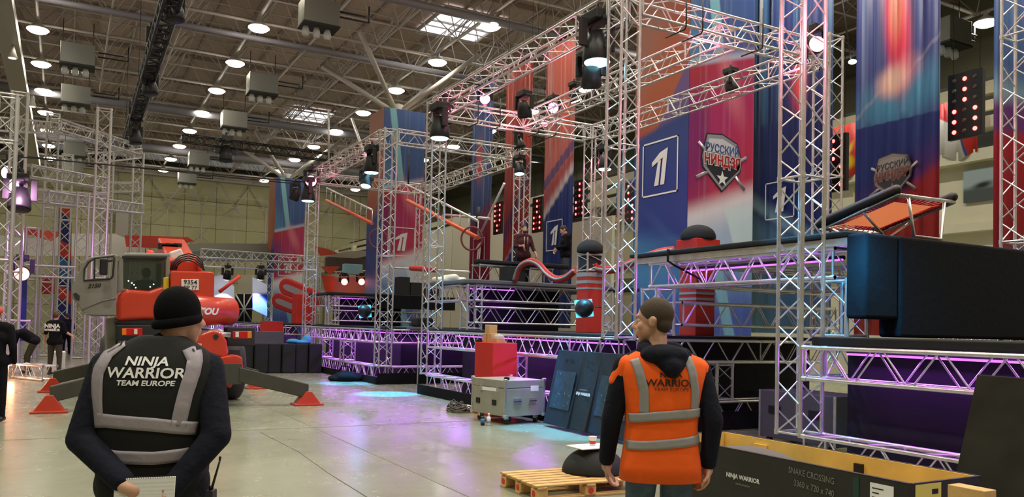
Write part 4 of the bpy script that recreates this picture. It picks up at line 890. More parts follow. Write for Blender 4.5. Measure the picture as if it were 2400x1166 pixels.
smooth_union(MB().ell(bc + Vector((0, 0, .12)), (.38, .3, .17)).ell(bc + Vector((-.1, -.2, .07)), (.3, .25, .1)).ell(bc + Vector((.1, .25, .1)), (.25, .25, .14)).build('body', M['black_cloth'], bag), .02)
MB().path([bc + Vector((-.1, -.15, .25)), bc + Vector((0, -.1, .42)), bc + Vector((.05, .1, .4)), bc + Vector((0, .2, .26))], .02, n=6).build('strap', M['black_cloth'], bag)
# bottles
for px, m, lab, h in ((1131, M['black_plastic'], 'black spray bottle with blue label on the floor by the case', .20), (1145, M['white_plastic'], 'white spray bottle on the floor beside the black one', .19)):
    c = aZ(px, 998, 0); t = thing('spray_bottle', lab, 'bottle', c, 'spray bottles on the floor')
    MB().lathe(c, [(0, .03), (.01, .034), (h * .68, .034), (h * .78, .016)], n=14).build('body', m if px == 1131 else M['white_plastic'], t)
    MB().lathe(c + Vector((0, 0, h * .78)), [(0, .017), (.045, .017), (.05, .012)], n=12).build('cap', M['black_plastic'] if px == 1131 else M['white_plastic'], t)
    MB().lathe(c + Vector((0, 0, h * .2)), [(0, .0345), (h * .35, .0345)], n=14).build('label_band', mat('bottle_label', rgb(60, 120, 170) if px == 1131 else rgb(170, 170, 170), .4), t)
# leaning blue-black boards
def lean(pxb0, pxb1, lab, m, logo=False, z1=1.24, inset=True):
    a, b2 = aY(pxb0[0], pxb0[1], 7.0), aY(pxb1[0], pxb1[1], 6.95); a.z = b2.z = .0
    tl = Vector((a.x + .02, 7.26, z1)); trr = Vector((b2.x + .02, 7.26, z1)); n = (b2 - a).cross(tl - a).normalized()
    n = n if n.y < 0 else -n
    t = thing('leaning_board', lab, 'board', (a + b2) / 2, 'padded boards leaning on the stage')
    a.z = b2.z = .04
    bevel(MB().prism([a, b2, trr, tl], n * .07).build('board', m, t), .012)
    def P(u, v_, off): return a + (b2 - a) * u + (tl - a) * v_ + n * (.07 + off)
    if inset:
        e = .14
        MB().prism([P(e, .22, .002), P(1 - e * .4, .22, .002), P(1 - e * .4, .72, .002), P(e, .72, .002)], n * .004).build('recess_panel', mat('worn_panel', rgb(36, 62, 78), .6, var=.35, vscale=9), t)
        sp_m = MB()
        for i in range(8): u, v_ = random.uniform(.2, .9), random.uniform(.25, .7); sp_m.prism([P(u, v_, .007), P(u + .006, v_ + .01, .007), P(u + .005, v_ + .02, .007), P(u - .002, v_ + .014, .007)], n * .001)
        sp_m.build('paint_flecks', M['white'], t)
    h = MB()
    for u in (.4, .6): h.prism([P(u, .86, .002), P(u + .09, .86, .002), P(u + .09, .885, .002), P(u, .885, .002)], n * .003)
    h.build('handle_slot', M['black_plastic'], t)
    if logo: text_mb('NINJA WARRIOR', .062, P(.5, .44, 0), b2 - a, tl - a, bold=.002).build('lettering', M['white'], t, fix=False); text_mb('UNITED KINGDOM', .03, P(.5, .50, 0), b2 - a, tl - a).build('small_lettering', M['grey_sign'], t, fix=False)
    return t
lean((1281, 1001), (1336, 1013), 'blue-lit padded board leaning on middle stage, leftmost', M['blue_board'])
lean((1337, 1014), (1378, 1022), 'dark padded board with white lettering between two blue boards', M['black_mat'], True, inset=False)
lean((1379, 1022), (1480, 1047), 'blue-lit padded board leaning behind the man in orange', M['blue_board'])
# pallet
pl = thing('wooden_pallet', 'pale wooden pallet on the floor under the black dome', 'pallet', (-6.86, 4.5, 0))
rz = Matrix.Rotation(math.radians(-3), 4, 'Z'); pc_ = Vector((-6.87, 4.5, 0))
def PB(x, y, z, dx, dy, dz, nm, m='wood'):
    o = MB().box(pc_ + rz @ Vector((x, y, z)), (dx, dy, dz), rz.to_3x3()).build(nm, M[m], pl); bevel(o, .004); return o
for i in range(7): PB(-.35 + i * .1165, 0, .135, .085, 1.2, .018, 'top_board')
for j in (-.53, 0, .53):
    PB(0, j, .115, .8, .1, .02, 'cross_board')
    for i in (-.33, 0, .33): PB(i, j, .062, .12 if i else .12, .12, .085, 'block')
for i in (-.33, 0, .33): PB(i, 0, .01, .1, 1.2, .02, 'bottom_board')
for i, j in ((-.33, -.595), (0, -.595), (.33, -.595)): MB().tube(pc_ + rz @ Vector((i, j, .062)), pc_ + rz @ Vector((i, j + .01, .062)), .03, n=12).build('red_stamp', M['cup_red'], pl)
for j in (0,): MB().tube(pc_ + rz @ Vector((.395, j, .062)), pc_ + rz @ Vector((.385, j, .062)), .03, n=12).build('red_stamp', M['cup_red'], pl)
dc = aZ(1392, 1106, .146); tag(MB().ell(dc + Vector((0, 0, .0)), (.33, .33, .25), n=32, m=14, z0=0).build('foam_dome', M['black_mat']), 'grey black foam dome standing on wooden pallet', 'dome')
lp = thing('white_tray', 'flat white tray lying on the black dome', 'tray', dc + Vector((.0, -.03, .25))); tb = dc + Vector((.0, -.03, .252)); bevel(MB().box(tb + Vector((0, 0, .006)), (.30, .44, .012)).build('plate', M['paper'], lp), .004)
cpl = Vector((tb.x - .02, tb.y + .02, tb.z + .012)); cp_ = thing('coffee_cup', 'white paper cup with red band on the tray', 'cup', cpl)
MB().lathe(cpl, [(0, .028), (.005, .03), (.085, .042), (.09, .044), (.095, .042)], n=20).build('cup', M['white_plastic'], cp_); MB().lathe(cpl + Vector((0, 0, .018)), [(0, .0325), (.045, .0385)], n=20).build('red_band', M['cup_red'], cp_)
# open crate, yellow inside
cx0, cx1, cy0, cy1, ch = -5.36, -3.08, 4.40, 5.12, .74
cr = thing('open_crate', 'long open black crate with yellow inside in front of nearest stage', 'crate', ((cx0 + cx1) / 2, (cy0 + cy1) / 2, 0)); th = .018
def CB(a, b2, nm, m): o = MB().mm(a, b2).build(nm, M[m] if isinstance(m, str) else m, cr); return o
CB((cx0, cy0, .02), (cx1, cy0 + th, ch), 'front_wall', 'crate'); CB((cx0, cy1 - th, .02), (cx1, cy1, ch), 'rear_wall', 'crate'); CB((cx0, cy0 + th, .02), (cx0 + th, cy1 - th, ch), 'end_wall', 'crate'); CB((cx1 - th, cy0 + th, .02), (cx1, cy1 - th, ch), 'end_wall', 'crate'); CB((cx0, cy0, .0), (cx1, cy1, .02), 'floor_board', 'crate')
CB((cx0 + th, cy0 + th, .02), (cx1 - th, cy0 + th + .01, ch - .008), 'front_lining', 'yellow'); CB((cx0 + th, cy1 - th - .01, .02), (cx1 - th, cy1 - th, ch - .004), 'rear_lining', 'yellow'); CB((cx0 + th, cy0 + .03, .02), (cx0 + th + .01, cy1 - .03, ch - .005), 'end_lining', 'yellow'); CB((cx1 - th - .01, cy0 + .03, .02), (cx1 - th, cy1 - .03, ch - .005), 'end_lining', 'yellow')
for px in (1776, 2015): p = aY(px, 1070, cy1 - .03); CB((p.x - .035, cy1 - th - .035, .25), (p.x + .035, cy1 - th - .01, ch - .06 if px > 1900 else ch - .10), 'black_batten', 'black_metal')
p = aY(1780, 1050, cy1 - .04); CB((p.x - .06, cy1 - th - .03, ch - .10), (p.x + .08, cy1 - th - .01, ch - .05), 'yellow_bracket', 'yellow')
p = aY(2004, 1150, cy0); CB((p.x - .012, cy0 - .004, .05), (p.x + .03, cy0 - .001, ch - .02), 'green_stripe', mat('dark_green_tape', rgb(22, 62, 52), .6)); CB((cx0, cy0 - .002, ch), (cx1, cy0 + th + .01, ch + .004), 'rim', 'crate')
chalk = mat('chalk_writing', rgb(128, 130, 122), .9)
def onfront(txt, px, py, size, sx, m, bold=0, nm='lettering', tilt=0):
    c = aY(px, py, cy0); text_mb(txt, size, (c.x, cy0 - .001, c.z), (1, 0, tilt), (-tilt, 0, 1), sx=sx, bold=bold).build(nm, m, cr, fix=False)
onfront('NINJA WARRIOR', 1741, 1126, .046, .95, M['white'], .0012); onfront('UNITED KINGDOM', 1741, 1140, .018, .9, M['grey_sign'])
onfront('SNAKE CROSSING', 1901, 1122, .06, .78, chalk, nm='chalk_writing', tilt=-.04); onfront('3360 x 720 x 740', 1907, 1152, .06, .78, chalk, nm='chalk_writing', tilt=-.05)
p = aY(2040, 1131, cy0); q = aY(2095, 1166, cy0); CB((p.x, cy0 - .003, p.z - .17), (q.x, cy0 - .001, p.z), 'white_label', 'paper')
lb = MB()
for i, wv in enumerate((.10, .06, .08, .05, .07)): lb.mm((p.x + .015, cy0 - .004, p.z - .035 - i * .028), (p.x + .015 + wv * .8, cy0 - .0032, p.z - .028 - i * .028))
lb.build('label_print', M['black_plastic'], cr)
a = aX(2145, 1148, cx1); b2 = aX(2205, 1135, cx1); CB((cx1 + .001, a.y, a.z - .12), (cx1 + .003, b2.y, b2.z + .01), 'yellow_label', mat('yellow_label', rgb(226, 216, 110), .6)); CB((cx1 + .0031, b2.y - .09, b2.z - .055), (cx1 + .004, b2.y - .03, b2.z - .025), 'label_print', 'black_plastic')
tag(MB().ell((cx0 + .62, 4.85, .58), (.45, .22, .12)).build('grey_bundle', M['grey_mat']), 'grey padded bundle inside the left end of the crate', 'padding')
# big leaning dark board at right edge
rb = thing('dark_board', 'large dark board leaning at right edge in front of the nearest stage', 'board', (-3.0, 6.2, 0))
a, b2, c, d = aY(2228, 1166, 5.75), aY(2290, 880, 6.35), aY(2430, 893, 6.35), aY(2440, 1190, 5.75)
k = (a - b2); a0 = b2 + k * ((b2.z - 0.0) / (b2.z - a.z)); k2 = c - d; d0 = c - k2 * (c.z / (c.z - d.z))
d0.x += .5; c.x += .5
bevel(MB().prism([a0, b2, c, d0], Vector((0, .03, .006))).build('panel', mat('dark_olive_board', rgb(34, 33, 26), .9, var=.3, vscale=3, spec=.1), rb), .004)
pe = aX(2272, 1142, cx1 + .25); tag(bevel(MB().mm((pe.x - .1, pe.y - .05, 0), (pe.x + .12, pe.y + .06, pe.z)).build('wood_post', M['wood']), .004), 'short wooden post beside the crate end at right', 'post')
# grey case behind the nearest tower
gc = thing('grey_case', 'dark grey ribbed case behind the nearest truss tower', 'case', (-8.3, 9.2, 0)); g0 = aY(1780, 1010, 9.0); bevel(MB().mm((g0.x, 9.0, .1), (g0.x + 1.35, 9.7, .78)).build('body', mat('dark_case', rgb(78, 76, 82), .5), gc), .01)
for dx in (.18, .9): MB().mm((g0.x + dx, 8.985, .45), (g0.x + dx + .22, 8.999, .56)).build('handle_dish', M['black_metal'], gc)
for dx in (0, 1.32): MB().mm((g0.x + dx, 8.98, .1), (g0.x + dx + .03, 9.0, .78)).build('corner_edge', M['alu'], gc)
for dx in (.1, 1.2):
    for dy in (.1, .6): MB().tube((g0.x + dx, 9 + dy - .02, .05), (g0.x + dx, 9 + dy + .02, .05), .05, n=10).build('caster', M['dark_frame'], gc)
# row of black padded blocks left
A_, B_ = aZ(596, 880, 0), aZ(744, 873, 0); A_.x = -26.4
n = 7
for i in range(n):
    y0 = 4.3 + (7.25 - 4.3) * i / n; x0 = -25.6 - .1 * (i % 2)
    o = tag(MB().mm((x0 - .6, y0, 0), (x0, y0 + .40, .93)).build('black_block', M['black_mat']), 'black padded block in the standing row, %s from the left' % ['first', 'second', 'third', 'fourth', 'fifth', 'sixth', 'last'][i], 'padded block', 'black padded blocks standing in a row'); bevel(o, .04, 3)
cl = aX(700, 800, -26.0); tag(smooth_union(MB().ell((cl.x, cl.y, .99), (.22, .42, .09)).ell((cl.x, cl.y + .25, 1.08), (.18, .16, .16)).ell((cl.x + .05, cl.y - .2, 1.02), (.2, .2, .08)).build('blue_cloth', mat('blue_cloth', rgb(66, 150, 196), .85))), .03) if 0 else None
o = MB().ell((cl.x, cl.y, .97), (.22, .42, .07)).ell((cl.x, cl.y + .25, 1.05), (.16, .14, .16)).ell((cl.x + .05, cl.y - .2, 1.0), (.2, .2, .08)).build('blue_cloth', mat('blue_cloth', rgb(66, 150, 196), .85, bump=.6, bscale=8)); smooth_union(o, .03); tag(o, 'crumpled light blue cloth on the row of black blocks', 'cloth')
# wide low black/grey box behind the blocks
tag(bevel(MB().mm((-30.2, 4.6, 0), (-29.4, 6.9, 1.25)).build('storage_chest', mat('dark_grey_trunk', rgb(82, 82, 80), .6)), .02), 'long dark grey trunk behind the row of black blocks', 'trunk')
tag(bevel(MB().mm((-31.6, 6.5, 0), (-30.9, 7.2, 1.62)).build('red_step_box', M['red_box']), .01), 'red box in front of the violet-lit edge of the farthest stage', 'box')
# red padded paddles on the farthest stage
for px, py, lab, Yq in ((690, 722, 'lower red and grey padded paddle on the farthest stage', 9.0), (712, 690, 'upper red and grey padded paddle on the farthest stage', 8.6)):
    c = aY(px, py, Yq); t = thing('padded_paddle', lab, 'paddle', c, 'red padded paddles'); r_ = .62; ux = Vector((.75, .45, -.28)).normalized(); uy = Vector((0, 0, 1)); nn = Vector((.6, -.8, 0)).normalized()
    ux = (ux - nn * ux.dot(nn)).normalized(); uy = nn.cross(ux); uy = uy if uy.z > 0 else -uy
    out = [c + ux * (-1.0 + .4 * math.cos(a)) + uy * (.36 * math.sin(a)) for a in [math.radians(90 + 18 * k) for k in range(11)]] + [c + ux * .8 - uy * .3, c + ux * .8 + uy * .3]
    bevel(MB().prism(out, nn * -.3).build('red_body', M['red_foam'], t), .08, 3)
    inn = [c + ux * (-.8 + .32 * math.cos(a)) + uy * (.13 * math.sin(a)) + nn * .01 for a in [math.radians(90 + 18 * k) for k in range(11)]] + [c + ux * .6 - uy * .12 + nn * .01, c + ux * .6 + uy * .12 + nn * .01]
    MB().prism(inn, nn * .03).build('grey_inset', M['grey_sign'], t); MB().tube(c + ux * .2 - nn * .15 - uy * .1, Vector((c.x, c.y, 1.53)) + ux * .2, .1, n=10).build('post', M['grey_mat'], t)
c = aY(688, 765, 8.2); tag(bevel(MB().mm((c.x - .4, 8.2, 1.53), (c.x + .4, 9, 2.75)).build('red_tower_box', M['red_box']), .03), 'tall red box with dark slot behind the thin far tower', 'box')
# horizontal padded bar and tilted ladder trusses with orange tubes
q0, q1, q2, q3 = aY(917, 628, 8.6), aY(964, 629, 8.6), aY(1022, 633, 8.6), aY(1100, 638, 8.6)
t = thing('padded_bar', 'grey bar with red padded grip crossing between the middle towers', 'bar', q0); MB().tube(q0, q3, .03, n=8).build('bar', M['alu'], t); MB().cap(q1, q2, .075, n=12).build('red_grip', M['red_foam'], t)
def slide(a, b2, rng, lab):
    t = thing('slide_rail', lab, 'rail', a, 'sloping rails hung in the frames'); off = Vector((0, 0, .48))
    MB().tube(a, b2, .055, n=10).build('orange_tube', mat('orange_tube', rgb(226, 96, 62), .45), t); MB().tube(a + off, b2 + off * .9, .035, n=8).build('rail', M['alu'], t)
    k = 9
    for i in range(k + 1): p = a + (b2 - a) * i / k; MB().tube(p, p + off * (1 - .1 * i / k), .015, n=5).build('rung', M['alu'], t)
    if rng is not None:
        pts = [rng + Vector((math.cos(s) * .27 * .5, math.cos(s) * .27 * .87, math.sin(s) * .30)) for s in [i * math.pi / 12 for i in range(24)]]; MB().path(pts, .025, n=8, closed=True).build('ring', mat('dark_red_ring', rgb(120, 44, 48), .5), t)
    return t
slide(aY(765, 470, 8.6), aY(872, 524, 8.6), aY(886, 560, 8.6), 'orange tube and silver rail sloping left of the corner tower, with ring')
slide(aY(955, 470, 9.2), aY(1120, 558, 9.2), aY(1106, 560, 9.0), 'orange tube and silver rail sloping right of the middle tower, with ring')
def strut(a, b2, r, lab, m='alu'): tag(MB().tube(a, b2, r, n=8).build('strut_pole', M[m]), lab, 'pole')
strut(aY(1122, 556, 9.4), aY(1182, 430, 9.4), .03, 'silver diagonal pole above the dark red ring'); strut(aY(1044, 504, 9.3), aY(1148, 513, 9.3), .035, 'grey horizontal pole above the dark red ring'); strut(aY(1118, 530, 9.3), aY(1122, 485, 9.3), .05, 'short black upright above the dark red ring', 'black_metal')
for px, t_ in ((680, 'left'), (770, 'middle'), (932, 'right')):
    a = aY(px if px != 680 else 768, 260 if px == 770 else 285, 11.5)
strut(aY(770, 258, 9), aY(771, 375, 9), .045, 'thin upright pole rising above the left frame'); strut(aY(824, 278, 9), aY(860, 378, 9), .05, 'leaning pole above the left frame')
strut(aY(958, 362, 9.6), aY(957, 432, 9.6), .03, 'short upright pole below the top truss of the left frame', 'black_metal')
# ================================================================== FAR BACKGROUND: booths, trusses
def quad(px, X, m, lab, nm, cat, th=.1, grp=None):
    pts = [aX(x, y, X) for x, y in px]; return tag(MB().prism(pts, (-th, 0, 0)).build(nm, m), lab, cat, grp)
redf = paint('fascia_red', rgb(196, 62, 44), [('streak', rgb(226, 104, 76), .6, .5, .5, .6), ('half', rgb(206, 70, 50), .5, 0, 1, 40, .4)], uaxis='Y')
quad([(292, 552), (296, 579), (372, 582), (455, 566), (440, 556)], -70, redf, 'long red fascia above the crane cab far behind', 'booth_fascia', 'fascia')
quad([(48, 534), (60, 548), (120, 566), (150, 545)], -70, redf, 'red fascia far left behind the scaffold', 'booth_fascia', 'fascia')
quad([(0, 552), (0, 600), (290, 600), (360, 590), (292, 558), (270, 548), (160, 548), (60, 560)], -72, M['white_plastic'], 'white booth wall far behind the left scaffold', 'booth_wall', 'booth')
gr = mat('grey_fabric_roof', rgb(150, 150, 138), .7)
quad([(372, 584), (470, 570), (640, 572), (640, 600), (500, 604), (380, 600)], -66, gr, 'light grey slanting booth roof far behind the crane', 'booth_roof', 'roof')
quad([(380, 604), (480, 586), (640, 590), (640, 614), (380, 612)], -64.5, mat('grey_roof_edge', rgb(116, 118, 112), .7), 'darker grey booth roof edge behind the crane', 'booth_roof', 'roof')
# booth with dark canopy and orange-red sails between far tower and corner tower
dk_ = mat('dark_canopy', rgb(84, 82, 74), .8)
quad([(764, 604), (862, 590), (905, 586), (905, 650), (764, 640)], -45, dk_, 'dark canopy fascia between the far tower and the corner tower', 'canopy_fascia', 'canopy', .3)
quad([(764, 602), (812, 590), (856, 588), (905, 580), (905, 590), (835, 606)], -44.5, gr, 'pale canopy roof top between the two left towers', 'canopy_roof', 'canopy', .2)
os_ = mat('orange_sail', rgb(190, 72, 44), .6, var=.12, vscale=1)
quad([(738, 578), (766, 583), (796, 596), (752, 600)], -46, os_, 'orange red sail above the dark canopy', 'sail', 'sail'); quad([(752, 625), (798, 625), (774, 645)], -43.5, os_, 'small orange red sail triangle under the canopy', 'sail', 'sail')
quad([(754, 646), (784, 648), (783, 690), (764, 690)], -43.4, os_, 'orange red upright panel beside the red-lit booth wall', 'booth_board', 'panel'); quad([(782, 650), (905, 650), (905, 692), (782, 692)], -43.8, mat('pink_grey_wall', rgb(176, 126, 122), .7), 'red-lit booth wall behind the black boxes', 'booth_wall', 'booth')
for px in (806, 846):
    c = aX(px, 661, -42.5); fixture(c, Vector((1, -.15, -.1)), mat('red_lens_glow', (1, .2, .15, 1), em=(1, .12, .08, 1), es=9), 'red lamp hanging before the booth wall, %s' % ('left one' if px == 806 else 'right one'), 1.1)
    point(c + Vector((-.5, 0, -.2)), 4, (1, .15, .1), .1)
cb2 = aX(826, 632, -42.6); bevel(tag(MB().box(cb2, (.5, 1.0, .55)).build('blue_white_bin', mat('blue_white_box', rgb(150, 206, 214), .5)), 'pale blue box on the booth truss', 'box'), .04)
truss(aX(786, 644, -42.6), aX(905, 640, -42.6), 'small truss carrying two red lamps at the booth', w=.3, r=.03, n=6, m='alu_far')
truss(aX(420, 612, -48), aX(745, 628, -48), 'long far horizontal truss grid, lower bar behind the crane', w=.5, r=.04, rl=.02, pitch=.5, n=6, m='alu_far'); truss(aX(470, 594, -52), aX(745, 612, -52), 'long far horizontal truss grid, upper bar behind the crane', w=.5, r=.04, rl=.02, pitch=.5, n=6, m='alu_far')
truss(aX(740, 616, -47), Vector((-47, aX(740, 616, -47).y, 0)), 'far truss post behind the thin far tower', w=.5, r=.035, rl=.02, pitch=.5, n=6, m='alu_far', name='truss_tower', cat='truss tower')
truss(aX(519, 640, -50), Vector((-50, aX(519, 640, -50).y, 0)), 'far truss post between the white-lit banners', w=.35, r=.03, rl=.015, pitch=.5, n=6, m='alu_far', name='truss_tower', cat='truss tower')
truss(aX(632, 640, -50), Vector((-50, aX(632, 640, -50).y, 0)), 'far truss post right of the white-lit banners', w=.35, r=.03, rl=.015, pitch=.5, n=6, m='alu_far', name='truss_tower', cat='truss tower')
# white-lit leaning banners
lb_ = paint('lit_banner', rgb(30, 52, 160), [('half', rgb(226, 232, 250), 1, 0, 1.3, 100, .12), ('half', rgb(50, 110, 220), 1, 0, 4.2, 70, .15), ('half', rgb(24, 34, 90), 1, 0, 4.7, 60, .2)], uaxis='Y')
for pts, lab in (([(500, 648), (520, 645), (549, 672), (549, 760), (500, 760)], 'white-lit blue banner just right of the crane'), ([(592, 650), (626, 668), (626, 742), (592, 726)], 'leaning white-lit banner far behind the row of black blocks')):
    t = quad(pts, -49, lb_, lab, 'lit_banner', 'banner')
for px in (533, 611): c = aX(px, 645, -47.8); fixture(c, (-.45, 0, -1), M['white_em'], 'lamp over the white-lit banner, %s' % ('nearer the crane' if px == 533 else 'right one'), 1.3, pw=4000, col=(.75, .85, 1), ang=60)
quad([(552, 690), (592, 690), (590, 760), (552, 760)], -52, M['dark_panel'], 'dark panel with crossing bars between the white-lit banners', 'dark_gate', 'panel')
xb = MB(); a, b2, c, d = [aX(x, y, -51.8) for x, y in ((552, 690), (592, 760), (592, 690), (552, 760))]; xb.tube(a, b2, .05, n=6).tube(c, d, .05, n=6).tube((a + d) / 2, (b2 + c) / 2, .04, n=6).tube((a + c) / 2, (b2 + d) / 2, .04, n=6); tag(xb.build('cross_bars', M['alu_far']), 'silver crossing bars over dark panel by the white-lit banners', 'bars')
quad([(558, 645), (596, 645), (596, 690), (558, 690)], -54, M['cream'], 'cream radiator-like grille far behind the crane', 'grille', 'grille')
# ================================================================== BLACK CEILING TRUSSES
tb1 = truss((-14, 2.31, 11), (-47.7, 2.6, 11), 'long black truss hanging below the roof on the left', w=.45, r=.05, rl=.03, pitch=.45, m='black_metal', n=6, joints=3)
tb2 = truss((-44.8, 5.0, 11), (-45.2, 13, 11), 'black truss crossing under the roof toward the wrapped columns', w=.4, r=.04, rl=.02, pitch=.45, m='black_metal', n=6)
for (px, py), lab in (((408, 25), 'nearest black lamp hanging on the long black truss'), ((363, 105), 'second black lamp on the long black truss'), ((351, 203), 'third black lamp on the long black truss'), ((319, 270), 'fourth black lamp on the long black truss'), ((317, 322), 'fifth black lamp at the far end of the long black truss')):
    c = aY(px, py, 2.55); fixture(c, (.1, .1, -1), M['black_plastic'], lab, 1.7)
c = aX(529, 361, -44.9); fixture(c, (.1, 0, -1), M['black_plastic'], 'black lamp hanging under the crossing black truss', 2.2)
for x in (-18, -28, -38, -46): tag(MB().tube((x, 2.4, 11.2), (x, 2.4, 15.7), .012, n=4).build('hoist_chain', M['black_metal']), 'thin chain holding the long black truss, %s one from the far end' % {-46: 'first', -38: 'second', -28: 'third', -18: 'fourth'}[x], 'chain', 'chains of the long black truss')
# ================================================================== LEFT SCAFFOLD (tall truss frames far left)
def sc_tower(px, X, ztop, w_, lab, z0=0, m='alu_far'):
    p = aX(px, 600, X); return truss((X, p.y, z0), (X, p.y, ztop), lab, w=w_, r=.04, rl=.018, pitch=.5, n=6, m=m, name='truss_tower', cat='truss tower')
sc_tower(316, -42, 9.4, .42, 'right outermost tower of the left scaffold'); sc_tower(246, -42, 9.3, .42, 'second tower of left scaffold, behind the cab door'); sc_tower(232, -32, 9.0, .42, 'tall tower of the left scaffold nearest to the crane'); sc_tower(112, -38, 9.9, .42, 'scaffold tower above the man in black shirt')
sc_tower(32, -30, 8.7, .42, 'pinkish scaffold tower near the left picture edge'); sc_tower(74, -36, 5.0, .4, 'short scaffold tower behind the crouching man'); sc_tower(190, -36, 6.5, .4, 'middle scaffold tower beside the blue and red panel'); sc_tower(150, -42, 9.0, .4, 'rear scaffold tower left of the blue and red panel')
sc_tower(3, -24, 7.2, .42, 'scaffold tower cut by the left picture edge')
hb = lambda px0, py0, px1, py1, X, X2, lab, w_=.42: truss(aX(px0, py0, X), aX(px1, py1, X2), lab, w=w_, r=.04, rl=.018, pitch=.5, n=6, m='alu_far')
hb(130, 292, 320, 352, -36, -42, 'upper sloping truss of the left scaffold'); hb(215, 372, 326, 360, -40, -42, 'short upper right truss of the left scaffold'); hb(5, 292, 130, 300, -30, -38, 'top left truss of left scaffold with small lamps'); hb(60, 400, 240, 430, -34, -38, 'second truss layer of the left scaffold')
hb(245, 440, 326, 440, -42, -42, 'small right truss below top of the left scaffold'); hb(100, 462, 326, 490, -34, -42, 'long middle truss of the left scaffold'); hb(60, 635, 176, 640, -36, -36, 'low truss of left scaffold beside the cab door'); hb(60, 455, 240, 470, -38, -42, 'rear middle truss of the left scaffold')
hb(150, 812, 236, 815, -42.5, -42.5, 'floor truss at the foot of the left scaffold'); hb(0, 765, 70, 768, -32, -32, 'pink-lit truss near the bending man')
for px, lab in ((185, 'first'), (205, 'second'), (222, 'third')): tower(aX(px, 780, -41).x, aX(px, 780, -41).y, .0, 2.4, 'low truss post under the cab door, %s from the left' % lab, n=6, m='alu_far')
bp = paint('barber_panel', rgb(30, 40, 110), [('poly', rgb(196, 56, 40), 1, (0, 8.2, 60, .05), (0, 8.9, 240, .05)), ('poly', rgb(196, 56, 40), 1, (0, 5.9, 60, .05), (0, 6.7, 240, .05)), ('poly', rgb(196, 56, 40), 1, (0, 3.9, 60, .05), (0, 4.6, 240, .05)), ('poly', rgb(40, 110, 160), 1, (0, 2.9, 60, .05), (0, 3.8, 240, .05)), ('poly', rgb(196, 56, 40), 1, (0, 1.9, 60, .05), (0, 2.5, 240, .05))], uaxis='Y')
quad([(138, 488), (168, 490), (166, 800), (134, 800)], -43.5, bp, 'upright blue panel with red diagonal stripes in the left scaffold', 'striped_board', 'panel')
quad([(48, 640), (64, 640), (60, 800), (44, 800)], -35, mat('blue_strip', rgb(50, 60, 160), .5), 'narrow blue panel left of the man in black shirt', 'blue_board', 'panel')
quad([(92, 650), (128, 652), (128, 690), (92, 690)], -45, mat('red_panel', rgb(176, 42, 40), .6), 'red panel inside the left scaffold', 'red_board', 'panel')
c = aX(52, 640, -33.5); fixture(c, Vector((1, 0, -.2)), mat('orange_lens_glow', (1, .3, .2, 1), em=(1, .2, .1, 1), es=8), 'orange-red lamp in the left scaffold above blue panel', 1.5); c = aX(46, 468, -28); fixture(c, (.3, 0, -1), M['black_plastic'], 'black lamp under the violet lamps at the left edge', 1.8)
area(aX(40, 430, -27), .5, 120, (1, .5, .9), (-.4, .2, -1)); area(aX(60, 560, -30), .4, 40, (.7, .2, 1), (-1, 0, -.4))
# fallen truss piece on the floor with orange lamp glow
fa = aZ(58, 888, .2); truss((-24.6, -1.0, .2), (-23.3, -.28, .2), 'short truss piece lying on floor near the bending man', w=.34, r=.03, n=8); point((-24.2, -1.15, .35), 12, (1, .4, .18), .08)
tag(bevel(MB().mm((-27.0, -.35, .1), (-26.2, .05, .62)).build('white_block', M['white_plastic']), .02), 'white block behind the fallen truss piece', 'block')
# barriers behind the right stage deck
bf = thing('crowd_barrier', 'silver upright bars seen under the black crash mat', 'barrier', (-8.5, 13.6, 1.1))
mbb = MB()
for i in range(26): mbb.tube((-8.5, 12.9 + i * .13, 0), (-8.5, 12.9 + i * .13, 1.75), .012, n=5)
mbb.build('uprights', M['alu'], bf); MB().tube((-8.5, 12.8, 1.75), (-8.5, 16.4, 1.75), .02).build('rail', M['alu'], bf); MB().tube((-8.5, 12.8, .15), (-8.5, 16.4, .15), .02).build('rail', M['alu'], bf)
# ================================================================== TELEHANDLER CRANE (rear view)
XC_ = -16.3
cn = thing('telehandler', 'orange-red rotating telehandler crane with grey cab, open door and stabiliser legs', 'crane', (-17.5, 1.95, 0))
def cp(x, y, X=XC_): return aX(x, y, X)
def PR(pts, X, depth, nm, m, bv=.03, seg=2): o = MB().prism([cp(x, y, X) for x, y in pts], (-depth, 0, 0)).build(nm, M[m] if isinstance(m, str) else m, cn); bevel(o, bv, seg); return o
# chassis and bumper
MB().mm((-20.6, 1.3, .45), (-16.6, 2.75, 1.15)).build('chassis', M['dark_frame'], cn)
PR([(272, 762), (395, 762), (395, 802), (272, 802)], -16.45, .5, 'rear_panel', 'dark_frame', .02); PR([(276, 800), (372, 802), (372, 828), (280, 826)], -16.2, .3, 'bumper', 'dark_frame', .04)
PR([(532, 768), (598, 768), (598, 812), (532, 812)], -16.45, .4, 'rear_panel', 'dark_frame', .02)
for x0, x1, am0, am1 in ((286, 334, 286, 296), (546, 590, 580, 590)):
    PR([(x0, 770), (x1, 770), (x1, 787), (x0, 787)] if x0 < 400 else [(x0, 777), (x1, 777), (x1, 794), (x0, 794)], -16.18, .06, 'tail_light', 'tail', .01)
    dy = 0 if x0 < 400 else 7; PR([(am0, 771 + dy), (am1, 771 + dy), (am1, 786 + dy), (am0, 786 + dy)], -16.165, .03, 'indicator_lens', 'amber', .005); q = (x0 + x1) / 2 + (8 if x0 < 400 else -12); PR([(q - 4, 772 + dy), (q + 4, 772 + dy), (q + 4, 784 + dy), (q - 4, 784 + dy)], -16.16, .02, 'reverse_lens', 'white_plastic', .005)
